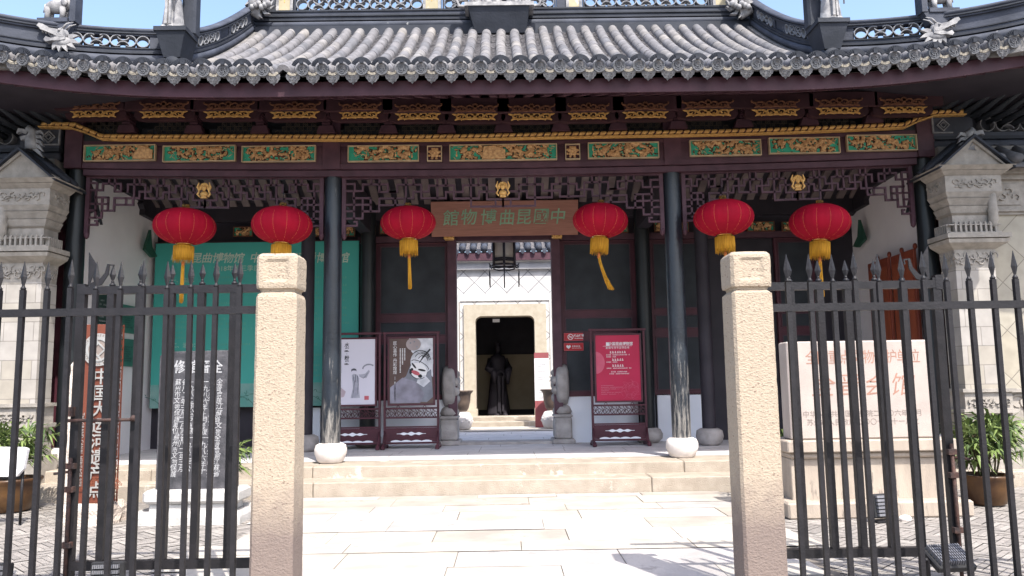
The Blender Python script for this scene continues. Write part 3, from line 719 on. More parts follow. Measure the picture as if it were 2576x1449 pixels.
def carved(x0, x1, z0, z1, yf, seed, parent, flower=False, name='carved_panel', mats=None, dens=.0, fan=None):
    m = MB(); r = random.Random(seed)
    m.i = 1; m.box(x0, x1, yf-.0, yf+.02, z0, z1)
    m.i = 2; t = .012
    for q in ((x0-t, x1+t, z0-t, z0), (x0-t, x1+t, z1, z1+t), (x0-t, x0, z0, z1), (x1, x1+t, z0, z1)): m.box(q[0], q[1], yf-.045, yf+.02, q[2], q[3])
    m.i = 0; L = x1-x0; Hh = z1-z0
    if flower:
        cx, cz = (x0+x1)/2, (z0+z1)/2
        for k in range(5):
            a = k*72+90; m.ball((cx+.045*math.cos(math.radians(a)), yf-.02, cz+.01+.045*math.sin(math.radians(a))), (.04, .02, .035), 7, 5)
        m.ball((cx, yf-.035, cz+.01), .02, 7, 5)
        for k in range(8):
            a = math.radians(k*45+20); m.ball((cx+.088*math.cos(a), yf-.015, cz+.08*math.sin(a)), (.022, .015, .018), 6, 4)
    else:
        n = int(L*150); 
        # heightfield relief
        nx, nz = max(20, int(L/.011)), max(10, int(Hh/.011)); off = seed*13.7
        vs = []; fs = []
        for i in range(nx+1):
            for j in range(nz+1):
                x = x0+L*i/nx; z = z0+Hh*j/nz
                q = noise.noise(Vector((x*13+off, z*15, 0)))*.9 + noise.noise(Vector((x*30+off, z*30, 3)))*.55
                rg_ = abs(noise.noise(Vector((x*15+off, z*22, 7))))
                hgt = .020+q*.055+max(0, .12-rg_)*.18
                lo = noise.noise(Vector((x*2.6+off, 5.1, z*5)))*.08
                edge = min((x-x0)/L*8, (x1-x)/L*8, 1); hgt -= (1-edge)*.05 + max(0, lo-.012)*1.2 + max(0, .25-(z-z0)/Hh)*.04
                vs.append((x, yf+.004-max(-.006, min(.055, hgt)), z))
        for i in range(nx):
            for j in range(nz): a = i*(nz+1)+j; fs.append((a, a+nz+1, a+nz+2, a+1))
        f0 = len(m.f); m.add(vs, fs, True)
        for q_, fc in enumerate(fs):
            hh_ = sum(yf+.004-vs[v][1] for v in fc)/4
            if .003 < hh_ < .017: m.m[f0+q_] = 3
        # branches and small figures
        for k in range(int(L*26)):
            x = r.uniform(x0+.04, x1-.04); z = r.uniform(z0+.03, z1-.03); a = r.uniform(-1.2, 1.2)
            pts = []
            for s_ in range(4): pts.append((min(max(x, x0+.01), x1-.01), yf-.045-.008*r.random(), min(max(z, z0+.01), z1-.01))); x += .022*math.cos(a); z += .022*math.sin(a); a += r.uniform(-.7, .7)
            m.tube(pts, [.005, .006, .005, .002], 5)
        for k in range(int(L*9)):
            x = r.uniform(x0+.06, x1-.06); z = r.uniform(z0+.05, z1-.08)
            m.ball((x, yf-.045, z), (.014, .012, .028), 6, 5); m.ball((x, yf-.05, z+.036), .01, 6, 4)
        if fan:
            fx0, fx1 = x0+L*fan[0], x0+L*fan[1]
            m.prism([(fx0, z0+.01), (fx0+.09*(1 if fan[0] > .4 else .3), z1-.03), (fx0+(fx1-fx0)*.5, z1-.02), (fx1, z1-.08), (fx1, z0+.01)], yf-.07, yf-.04)
    return m.build(name, (mats or [M_carve, M_teal, M_frame])+[M_recess], parent)
for k, (pa, pb) in enumerate([(216, 391), (414, 592), (612, 793), (878, 1052), (1133, 1399), (1481, 1655), (1737, 1912), (1936, 2110), (2132, 2304)]):
    a, b = at(pa, 390, 11.58).x, at(pb, 390, 11.58).x; z = WZ((a+b)/2)
    carved(a, b, 4.82+z, 5.045+z, 11.575, k+1, frieze, fan={0: (.7, .98), 4: (.3, .52)}.get(k))
for k, (pa, pb) in enumerate([(1077, 1110), (1424, 1457)]):
    a, b = at(pa, 390, 11.58).x, at(pb, 390, 11.58).x; carved(a, b, 4.82, 5.035, 11.575, 40+k, frieze, flower=True, mats=[M_carve, M_maroon, M_frame])
# gilt rope moulding
m = MB(); N = 1500; rings = []
xa, xb = CX[0]+.06, CX[3]-.06
def ropec(x):
    z = zt+.045+WZ(x)+.006*math.sin(x*1.3)
    e = max(0, abs(x)-6.05); return z + (min(e, .42)*.42 if e else 0)
xs3 = [-7.0+14.0*k/N for k in range(N+1)]
for x in xs3:
    ring_ = []
    for j in range(12):
        a = 2*pi*j/12; ph = (x/.105*2*pi + a*1.0) % (2*pi)
        gq = .60 if ph < 1.3 else 1.0
        ring_.append((x, 11.5+.042*gq*math.cos(a), ropec(x)+.038*gq*math.sin(a)))
    rings.append(ring_)
m.loft(rings, True, True, True)
for fi in range(len(m.f)):
    if len(m.f[fi]) == 4:
        k_, j_ = divmod(fi, 12); ph = (xs3[k_]/.105*2*pi + 2*pi*j_/12) % (2*pi)
        if ph < 1.2: m.m[fi] = 1
m.sweep([(-.05, -.062), (.05, -.062), (.05, -.044), (-.05, -.044)], [Vector((x, 11.5, ropec(x))) for x in xs3[::25]])
m.build('gilt_rope_moulding', [M_gold, M_maroon], hall)
# bracket zone backing
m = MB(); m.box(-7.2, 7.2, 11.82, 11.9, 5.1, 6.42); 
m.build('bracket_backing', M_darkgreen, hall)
ORNPX = [237, 411, 574, 741, 905, 1052, 1195, 1337, 1481, 1624, 1782, 1952, 2112, 2275]
OW = [120, 117, 122, 122, 102, 114, 113, 114, 101, 114, 125, 118, 115, 115]
def scroll(m, x, y, z, wd, h):
    s_ = wd/1.0
    st = len(m.v)
    for f in (-1, 1):
        def rb(p, wl): m.ribbon([(f*a, b) for a, b in p], wl, -.012, .012)
        # lower swag
        rb([(0, -.06), (.12, -.10), (.22, -.085), (.3, -.10), (.38, -.085), (.45, -.10), (.49, -.13)], [.05, .04, .045, .03, .04, .04, .02])
        # inner volute
        def spiral(cx, cz, r0, a0, turns, dr, wd_):
            P = []; n = 12
            for k in range(n+1):
                a = a0+turns*2*pi*k/n; r = r0*(1-dr*k/n); P.append((cx+r*math.cos(a), cz+r*math.sin(a)))
            return P
        rb(spiral(.13, .01, .085, -2.3, .85, .35, .03), [.035]*5+[.03]*5+[.02]*3)
        rb([(.2, -.04), (.26, .02), (.32, .05), (.40, .045), (.45, .0), (.44, -.05), (.38, -.06), (.35, -.02)], [.03, .045, .045, .04, .045, .04, .03, .02])
        rb([(.44, .02), (.5, .035), (.545, .06), (.56, .10), (.53, .11)], [.04, .035, .03, .02, .01])
        rb([(.27, .02), (.3, -.05)], .025); rb([(.07, -.08), (.13, -.02)], .02)
        m.prism([(f*.3, -.10), (f*.33, -.14), (f*.36, -.1)], -.012, .012)
    for a in range(0, 180, 30):
        m.ribbon([(0, 0), (.075*math.cos(math.radians(a+15)), .02+.11*math.sin(math.radians(a+15)))], [.06, .02], -.02, .016)
    m.prism([(-.05, -.10), (.05, -.10), (.03, 0), (-.03, 0)], -.018, .018)
    for i in range(st, len(m.v)):
        vx, vy, vz = m.v[i]; m.v[i] = (x+vx*s_, y+vy, z+vz*h/.24)
rr = random.Random(4)
for k, (px, wpx) in enumerate(zip(ORNPX, OW)):
    pyl = [284, 285, 285, 286, 287, 290, 291, 291, 289, 286, 281, 280, 276, 274][k]
    pl = at(px, pyl, 11.2); pu = at(px, pyl-21, 11.0); wd = wpx/F*11.4*.93
    m = MB(); x = pl.x; zl = pl.z
    # bracket arms behind the carvings
    m.prism([(x-.45, zl-.02), (x-.42, zl-.07), (x-.30, zl-.09), (x+.30, zl-.09), (x+.42, zl-.07), (x+.45, zl-.02), (x+.44, zl+.06), (x+.3, zl+.03), (x-.3, zl+.03), (x-.44, zl+.06)], 11.24, 11.34)
    m.box(x-.5, x+.5, 11.05, 11.12, pu.z-.05, pu.z+.16)
    m.i = 1; m.box(x-.52, x+.52, 11.60, 11.63, zl-.45, zl-.1)
    br_ = m.build('bracket_set', [M_brk, M_darkgreen], hall)
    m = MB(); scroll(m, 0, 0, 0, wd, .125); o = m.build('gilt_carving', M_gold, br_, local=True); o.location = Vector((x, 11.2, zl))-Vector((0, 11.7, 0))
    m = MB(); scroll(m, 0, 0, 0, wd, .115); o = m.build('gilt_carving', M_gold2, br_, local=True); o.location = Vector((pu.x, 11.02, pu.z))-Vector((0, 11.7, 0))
    # fan lattice of rings
    m = MB(); z0 = zt+.09+WZ(x)
    for row in range(5):
        n = 6-row
        for j in range(n):
            cx = x+(j-(n-1)/2)*.115*1.0*(1.25 if row == 0 else 1.1)
            m.ring(cx, z0+.045+row*.066, .036, .007, 11.57, 11.585, seg=10); m.ring(cx, z0+.045+row*.066, .016, .006, 11.57, 11.585, seg=4)
            for a in (45, 135, 225, 315):
                ca, sa = math.cos(math.radians(a)), math.sin(math.radians(a)); m.ribbon([(cx+.036*ca, z0+.045+row*.066+.036*sa), (cx+.055*ca, z0+.045+row*.066+.055*sa)], .006, 11.57, 11.585)
    m.build('fan_lattice', mat('lattice_olive', (.085, .07, .055), None, 6, .7), br_)
bx = [at(p, 300, 11.5).x for p in ORNPX]; mids = [(a+b)/2 for a, b in zip(bx[:-1], bx[1:])]
for x in mids:
    m = MB(); z0 = zt+.09+WZ(x)
    m.prism([(x-.14, z0), (x+.14, z0), (x+.10, z0+.11), (x-.10, z0+.11)], 11.42, 11.6)
    for k in range(5): m.box(x-.06-.004*k, x+.06+.004*k, 11.42-.05*k, 11.6, z0+.125+.045*k, z0+.155+.045*k)
    m.box(x-.05, x+.05, 11.45, 11.62, z0+.1, z0+.45); m.box(x-.06, x+.06, 10.7, 11.6, z0+.38, z0+.48)
    m.box(x-.045, x+.045, 10.85, 10.95, z0+.35, z0+.7)
    m.build('bracket_post', M_brk2, hall)
# ---------------------------------------------------------------- hanging lattices
LAT = [[(930,325),(1015,325),(1015,390),(1095,390),(1095,330),(1345,330),(1345,400),(1435,400)], [(1180,275),(1180,330)], [(1000,455),(1095,455),(1095,575),(1260,575),(1260,460),(1515,460)],
 [(930,515),(1175,515)], [(1175,460),(1175,575)], [(1010,455),(1010,640)], [(930,640),(1095,640),(1095,575)], [(930,575),(1010,575)], [(930,705),(1040,705),(1040,670),(1015,670)],
 [(1260,520),(1515,520),(1515,460),(1600,460),(1600,400),(1755,400),(1755,345),(2005,345),(2005,465)], [(1420,460),(1420,520)], [(1270,400),(1440,400),(1440,335),(1680,335),(1680,460),(1925,460),(1925,405),(2095,405),(2095,345),(2335,345)],
 [(1260,275),(1260,400)], [(1525,275),(1525,460)], [(1600,275),(1600,335)], [(1840,275),(1840,465)], [(1925,275),(1925,345)], [(2005,465),(2255,465),(2255,405),(2420,405)], [(2175,275),(2175,540),(2495,540)],
 [(2250,275),(2250,345)], [(2335,345),(2335,475),(2495,475)], [(2420,475),(2420,540)], [(2495,475),(2495,540)], [(930,390),(1000,390)], [(1095,455),(1175,455)], [(1005,390),(1005,460)]]
for a, b in ((CX[0]+.21, CX[1]-.2), (CX[1]+.2, CX[2]-.2), (CX[2]+.2, CX[3]-.24)):
    m = MB(); hw = (b-a)/2; c = (a+b)/2; yl = 11.72
    def cv(u, v, f): return (c+f*(2495-u)/1565*hw*-1, 4.59-(v-275)/(545-275)*.46)
    for f in (-1, 1):
        for pl in LAT:
            P = [cv(u, v, -f) for u, v in pl]
            for k in range(len(P)-1):
                (x0, z0), (x1, z1) = P[k], P[k+1]; t = .0145
                x0, x1 = min(x0, x1)-t, max(x0, x1)+t; z0, z1 = min(z0, z1)-t, max(z0, z1)+t
                e = .0007*(k % 2); m.box(x0, x1, yl-.015-e, yl+.015+e, z0, z1)
    m.box(a-.06, a, yl-.03, yl+.03, 3.72, 4.6); m.box(b, b+.06, yl-.03, yl+.03, 3.72, 4.6)
    m.box(a, b, yl-.028, yl+.028, 4.575, 4.6)
    for e, s_ in ((a-.03, 1), (b+.03, -1)): m.lathe([(.01, -.08), (.035, -.05), (.04, 0), (.03, .04)], (e, yl, 3.72), 10)
    m.warp(lambda x, y, z: (x, y, z+WZ(x)))
    la = m.build('hanging_lattice', M_maroon2, hall)
    # gilt flower basket
    m = MB(); zc = 4.37+WZ(c)
    m.ball((c, yl-.03, zc-.045), (.07, .03, .045), 10, 6); m.prism([(c-.055, zc-.11), (c+.055, zc-.11), (c+.04, zc-.08), (c-.04, zc-.08)], yl-.05, yl-.01)
    for k in range(9):
        a_ = math.radians(-10+25*k); m.ball((c+.07*math.cos(a_), yl-.03, zc+.03+.075*abs(math.sin(a_))), (.028, .018, .03), 7, 5)
    m.ball((c, yl-.04, zc+.05), (.045, .02, .05), 7, 5)
    for f in (-1, 1): m.ribbon([(c+f*.07, zc-.09), (c+f*.105, zc-.05), (c+f*.08, zc), (c+f*.11, zc+.06), (c+f*.085, zc+.13)], [.02, .03, .02, .03, .01], yl-.05, yl-.02)
    m.warp(lambda x, y, z: (c+(x-c)*.9, yl-.02+(y-yl), zc+.01+(z-zc)*1.0)); m.build('gilt_flower_basket', M_gold, la)
# ---------------------------------------------------------------- porch ceiling
m = MB(); m.i = 0
def arch(Y): t = (Y-11.95)/2.6; return 4.72+.02+.55*math.sin(pi*min(1, max(0, t*.75+.1)))-.35*max(0, t-.45)
for i in range(-27, 28):
    x = i*.243
    ysq = [12.0+.2*k for k in range(14)]
    m.loft([[(x-.065, Y, arch(Y)), (x+.065, Y, arch(Y)), (x+.065, Y, arch(Y)+.05), (x-.065, Y, arch(Y)+.05)] for Y in ysq], True, True, False)
m.i = 1; m.loft([[(-6.7, 11.95+.2*k, arch(11.95+.2*k)+.07), (6.7, 11.95+.2*k, arch(11.95+.2*k)+.07), (6.7, 11.95+.2*k, arch(11.95+.2*k)+.1), (-6.7, 11.95+.2*k, arch(11.95+.2*k)+.1)] for k in range(15)], True, True, False)
m.build('porch_ceiling', [M_raft, M_darkwood], hall)
# cross beams under the ceiling
m = MB()
for x in CX[1:3]: m.box(x-.11, x+.11, 11.9, 14.7, 4.28, 4.62); m.box(x-.08, x+.08, 11.9, 14.7, 4.66, 4.95)
m.box(-6.6, 6.6, 14.5, 14.68, 4.55, 4.9); m.build('cross_beams', M_darkwood, hall)
# ---------------------------------------------------------------- back wall of the porch
YB = 14.75
def X(px, Y=YB, py=850): return at(px, py, Y).x
def Z(py, Y=YB, px=1288): return at(px, py, Y).z
m = MB()
m.box(-7, X(1128), YB+.1, YB+.18, ZP, 5.2); m.box(X(1412), 7, YB+.1, YB+.18, ZP, 5.2); m.box(X(1128), X(1412), YB+.1, YB+.18, Z(600), 5.2)
back = m.build('back_wall', M_darkwood, hall)
for pa, pb, pz, e in ((770, 808, 1018, 0), (860, 944, 1003, 0), (945, 1128, 1003, .02), (1412, 1600, 998, .02), (1648, 1765, 998, 0)):
    m = MB(); m.box(X(pa), X(pb), YB+e, YB+.08, ZP, Z(pz)); m.build('whitewashed_sill', M_white2, hall)
def doorpanel(xa, xb, panes):
    m = MB(); m.box(xa, xb, YB-.0, YB+.08, Z(1000), Z(608)); o = m.build('door_panel', M_maroon, hall)
    for (a, b, p0, p1) in panes:
        q = MB(); X0_, X1_ = a, b; z0, z1 = Z(p1), Z(p0); q.box(X0_, X1_, YB-.004, YB+.01, z0, z1); q.i = 1
        t = .018
        for bx_ in ((X0_-t, X1_+t, z0-t, z0), (X0_-t, X1_+t, z1, z1+t), (X0_-t, X0_, z0, z1), (X1_, X1_+t, z0, z1)): q.box(bx_[0], bx_[1], YB-.022, YB+.01, bx_[2], bx_[3])
        q.build('recessed_panel', [M_darkgreen, M_maroon2], o)
doorpanel(X(945), X(1130), [(X(958), X(1120), 618, 784), (X(958), X(1120), 808, 838), (X(958), X(1120), 862, 990)])
doorpanel(X(1410), X(1605), [(X(1425), X(1590), 618, 781), (X(1425), X(1590), 804, 835), (X(1425), X(1590), 862, 985)])
doorpanel(X(1640), X(1785), [(X(1652), X(1760), 620, 780), (X(1652), X(1760), 800, 830), (X(1652), X(1760), 855, 985)])
doorpanel(X(1960), X(2060), [(X(1970), X(2050), 620, 780), (X(1970), X(2050), 800, 830), (X(1970), X(2050), 855, 985)])
for pa, pb in ((1128, 1150), (1390, 1412)):
    m = MB(); m.box(X(pa), X(pb), YB-.12, YB+.12, ZP, Z(600)); m.build('door_jamb', M_maroon2, hall)
m = MB(); m.box(X(1100), X(1440), YB-.1, YB+.12, Z(607), Z(590)); m.box(X(900), X(1100), YB-.06, YB+.06, Z(607), Z(592)); m.box(X(1440), X(2140), YB-.06, YB+.06, Z(607), Z(592)); m.box(X(385), X(900), YB-.06, YB+.06, Z(612), Z(598)); m.build('door_lintel', M_maroon2, hall)
m = MB(); m.box(X(1128), X(1412), YB-.2, YB+.3, ZP-.01, ZP+.05); m.build('threshold', M_drum, hall)
for px in (1133, 1405):
    m = MB(); cx, cz = X(px), Z(600); m.cbox((cx, YB-.18, cz), (.19, .16, .085), .015)
    for k in range(5): m.ball((cx-.07+.035*k, YB-.265, cz+.012*(-1)**k), (.018, .012, .028), 7, 5)
    m.build('gilt_door_peg', M_gold, hall)
# interior columns
for px in (925, 1625):
    m = MB(); x = at(px, 900, 14.5).x
    m.lathe([(.14, 0), (.14, 4.6)], (x, 14.5, ZP+.25), 20, caps=False); c = m.build('inner_column', M_black, hall)
    m = MB(); m.lathe([(.17, 0), (.25, .08), (.26, .16), (.22, .24), (.15, .27)], (x, 14.5, ZP), 20); m.build('column_base', M_drum, c)
# stone drums beside the front columns (bases of the inner posts)
for px in (768, 1786):
    x = at(px, 1110, 13.75).x; m = MB()
    m.lathe([(.15, 0), (.21, .05), (.235, .15), (.22, .25), (.15, .29), (.02, .29)], (x, 13.75, ZP), 22); b_ = m.build('post_base', M_drum, hall)
    m = MB(); m.lathe([(.12, .28), (.12, 4.4)], (x+(.0 if px < 1000 else .0), 13.75, ZP), 16, caps=False)
    m.build('inner_post', M_darkwood, hall)
# carved strip above the doors
for k, (pa, pb, py) in enumerate(((590, 635, 585), (776, 815, 585), (862, 892, 585), (958, 985, 578), (1562, 1578, 575), (1647, 1680, 573), (1690, 1730, 573), (1880, 1945, 572), (1968, 2000, 572))):
    a, b = at(pa, py, YB-.08).x, at(pb, py, YB-.08).x; z = at(pa, py, YB-.08).z
    carved(a, b, z-.07, z+.09, YB-.085, 60+k, hall, name='small_carving', mats=[M_carve, M_teal, M_gold2])
# side walls, white plaster, with dark stepped beam above
for sgn in (-1, 1):
    m = MB(); x = sgn*6.66; m.box(min(x-sgn*.02, x+sgn*.3), max(x-sgn*.02, x+sgn*.3), 11.9, 12.0, ZP, 5.2); m.build('wall_post', M_maroon, hall)
    m = MB(); m.box(min(x, x+sgn*.25), max(x, x+sgn*.25), 12.0, 14.85, ZP, 5.2); m.build('side_wall', M_white, hall)
    m = MB(); Mx = Matrix(((0, 1, 0, 0), (1, 0, 0, 0), (0, 0, 1, 0), (0, 0, 0, 1)))
    poly = [(12.0, 5.2), (12.0, 4.80)]
    for (qx, qy) in ((235, 452), (248, 461), (268, 461), (288, 472), (348, 505), (345, 512), (351, 527), (350, 540), (363, 547), (383, 557)):
        r_ = ray(qx, qy); t_ = -6.66/r_.x; poly.append((r_.y*t_, CZ+r_.z*t_))
    poly += [(14.75, poly[-1][1]-.05), (14.75, 5.2)]
    m.prism(poly, x-sgn*.10, x-sgn*.0, Mx); m.f = [f[::-1] for f in m.f]
    m.build('truss_beam', M_darkwood, hall)
    m = MB(); c0 = Vector((x-sgn*.14, 14.1, 3.9)); m.prism([(14.0, 3.95), (14.2, 4.35), (14.28, 4.05), (14.5, 3.9), (14.3, 3.85)], x-sgn*.16, x-sgn*.11, Mx); m.build('green_bracket', mat('faded_green', (.03, .10, .07), None, 5, .6), hall)
    m = MB(); m.prism([(12.0, 4.75), (12.25, 4.55), (12.5, 4.1), (12.35, 4.3), (12.1, 4.2)], x-sgn*.16, x-sgn*.11, Mx); m.build('green_bracket', MATS['dark_green_wood'], hall)
# side mass of the hall behind the screen walls
for sgn in (-1, 1):
    m = MB(); m.box(min(sgn*6.95, sgn*12), max(sgn*6.95, sgn*14), 12.1, 12.2, 0, 5.75); m.build('flank_wall', M_darkgreen, hall)
    m = MB()
    for k in range(9):
        xx = sgn*(6.45+.16*k); m.tube([(xx, 11.9, 5.5-.03*k), (xx+sgn*.1, 11.3, 5.55-.03*k), (xx+sgn*.3, 10.8, 5.75-.03*k)], [.05, .045, .02], 6)
    m.box(min(sgn*6.35, sgn*8), max(sgn*6.35, sgn*8), 11.9, 12.0, 4.7, 5.7)
    m.build('corner_bracket', M_darkgreen, hall)

# ================================================================ BRICK GATE PIERS AND SCREEN WALLS
def remap(tab):
    tab = sorted(tab)
    def f(x, y, z):
        if z <= tab[0][0]: return (x, y, z+tab[0][1]-tab[0][0])
        for (a, b), (c, d) in zip(tab[:-1], tab[1:]):
            if z <= c: return (x, y, b+(z-a)/(c-a)*(d-b))
        return (x, y, z+tab[-1][1]-tab[-1][0])
    return f
def zl(y): return (at(80, y, 11.1).z+at(2450, y, 11.1).z)/2
PT = remap([(0, 0), (.2, .2), (.66, zl(1058)), (.78, zl(1050)), (1.24, zl(1003)), (1.30, zl(998)), (3.28, zl(692)), (3.50, zl(645)), (3.76, zl(607)), (3.97, zl(580)), (4.10, zl(557)), (4.46, zl(503)), (4.74, zl(462)), (4.95, zl(442)), (5.42, zl(374)), (5.6, zl(355))])
def pier(x, sgn, label):
    """sgn +1: pier whose inner side faces +x (left pier)"""
    p = thing('brick_pier', label, 'pier', (x, 11.35, 0), group='carved brick piers flanking the porch')
    hw, y0, y1 = .285, 11.1, 11.48
    m = MB(); m.box(x-hw, x+hw, y0, y1, 1.30, 3.28); m.warp(PT); s_ = m.build('shaft', M_ashlar, p)
    m = MB(); m.i = 0; m.box(x-hw-.05, x+hw+.05, y0-.05, y1, .78, 1.24); m.box(x-hw-.09, x+hw+.09, y0-.09, y1, 1.22, 1.31); m.box(x-hw-.10, x+hw+.10, y0-.10, y1, .66, .8)
    m.box(x-hw-.04, x+hw+.04, y0-.04, y1, .3, .68); m.box(x-hw-.14, x+hw+.14, y0-.14, y1, .18, .42)
    r = random.Random(3)
    for k in range(5):
        cx = x-hw+.06+.115*k; m.ring(cx, 1.0, .06, .03, y0-.075, y0-.045, 0+k*40, 260+k*40, 10); m.ring(cx+.04, .93, .03, .025, y0-.075, y0-.045, 90, 300, 8)
    for k in range(7):
        a = random.uniform(0, 6); m.ribbon([(x-hw+.08*k, .86), (x-hw+.08*k+.04, .98), (x-hw+.08*k+.09, .93)], [.03, .025, .01], y0-.07, y0-.045)
    m.warp(PT)
    b = m.build('carved_base', M_pillar, p)
    # capital
    m = MB()
    def tier(e0, e1, z0, z1):
        m.add([(x-hw-e0, y0-e0, z0), (x+hw+e0, y0-e0, z0), (x+hw+e0, y1, z0), (x-hw-e0, y1, z0), (x-hw-e1, y0-e1, z1), (x+hw+e1, y0-e1, z1), (x+hw+e1, y1, z1), (x-hw-e1, y1, z1)],
              [(0,3,2,1), (4,5,6,7), (0,1,5,4), (1,2,6,5), (2,3,7,6), (3,0,4,7)], False)
    tier(-.01, .01, 3.28, 3.50); tier(.01, .14, 3.50, 3.60); tier(.14, .16, 3.60, 3.66); tier(.17, .17, 3.68, 3.76); tier(.12, .12, 3.66, 3.68)
    tier(-.02, -.02, 3.76, 4.10)
    for k in range(9):
        xx = x-hw+.0+.0725*k; m.box(xx-.014, xx+.014, y0-.09, y0-.03, 3.76, 3.97); m.ball((xx, y0-.06, 3.97), (.02, .03, .03), 6, 4)
    for k in range(7):
        yy = y0+.05*k
        for s2 in (-1, 1): m.box(x+s2*(hw+.06)-.03, x+s2*(hw+.06)+.03, yy-.014, yy+.014, 3.76, 3.97)
    m.box(x-hw-.09, x+hw+.09, y0-.085, y0-.035, 3.78, 3.80); m.box(x-hw-.09, x+hw+.09, y0-.085, y0-.035, 3.93, 3.95)
    tier(-.02, .02, 4.10, 4.13); tier(.0, .05, 4.13, 4.24); tier(.03, .1, 4.25, 4.36); tier(.08, .13, 4.37, 4.46); tier(.12, .12, 4.46, 4.74)
    tier(.13, .2, 4.74, 4.84); tier(.2, .27, 4.85, 4.95)
    # relief on the block
    for (zc, e) in ((4.60, .12), (3.40, .0)):
        for k in range(9):
            cx = x-hw+.03+.068*k
            m.ring(cx, zc+.03*(-1)**k, .04, .014, y0-e-.02, y0-e, 40*k, 40*k+270, 9); 
        m.ribbon([(x-hw+.02, zc-.06), (x-.1, zc+.02), (x+.05, zc-.04), (x+hw-.02, zc+.05)], .02, y0-e-.02, y0-e)
        My = Matrix(((0, 1, 0, 0), (1, 0, 0, 0), (0, 0, 1, 0), (0, 0, 0, 1)))
        st = len(m.v)
        for k in range(5): m.ring(y0+.04+.07*k, zc+.03*(-1)**k, .035, .014, sgn*(hw+e)-.001+x, sgn*(hw+e+.018)+x, 50*k, 50*k+270, 9)
        m.xf(My, st)
    # hanging bud
    xb = x-sgn*(hw+.0); m.lathe([(.01, -.32), (.05, -.28), (.045, -.22), (.07, -.18), (.06, -.1), (.075, -.05), (.06, 0), (.055, .45)], (xb, y0-.06, 4.2), 12)
    m.warp(PT)
    cap = m.build('carved_capital', M_pillar, p)
    # pediment
    m = MB(); e = .2
    m.prism([(x-hw-e-.05, 4.95), (x+hw+e+.05, 4.95), (x, 5.42)], y0-.16, y1+.25); m.i = 0
    m.i = 1
    for s2 in (-1, 1):
        a = Vector((x, 0, 5.40)); b2 = Vector((x+s2*(hw+e+.06), 0, 4.86)); 
        poly = [(a.x-s2*.0, a.z+.03), (b2.x, b2.z+.0), (b2.x, b2.z+.05), (a.x, a.z+.10)]
        m.prism(poly, y0-.26, y1+.3)
        m.i = 0; m.prism([(a.x, a.z-.03), (b2.x-s2*.06, b2.z+.0-.0), (b2.x-s2*.06, b2.z+.05-.0), (a.x, a.z+.05)], y0-.2, y1+.27); m.i = 1
    m.warp(PT)
    m.build('gabled_cap', [M_pillar, M_ridge2], p)
    m = MB()
    for s2 in (-1, 1):
        for k in range(2): m.tube([(x+s2*.03, y0+.05+.2*k, 5.5), (x+s2*(hw+e+.08), y0+.05+.2*k, 4.96)], .045, 8)
    m.warp(PT)
    m.build('cap_tiles', M_ridge2, p)
    return p
pier(-6.89, 1, 'left carved brick pier with gabled cap, beside the orange heritage sign')
pier(6.72, -1, 'right carved brick pier with gabled cap, behind the big pale stele')
def zw(y): return (at(20, y, 11.4).z+at(2540, y, 11.4).z)/2
WT = remap([(0, 0), (.2, .2), (.9, zw(1030)), (1.15, zw(1003)), (1.2, zw(998)), (3.95, zw(557)), (4.14, zw(545)), (4.65, zw(470)), (4.75, zw(458)), (4.86, zw(440)), (5.0, zw(420)), (5.25, zw(385)), (5.35, zw(365)), (5.6, zw(316)), (5.94, zw(275))])
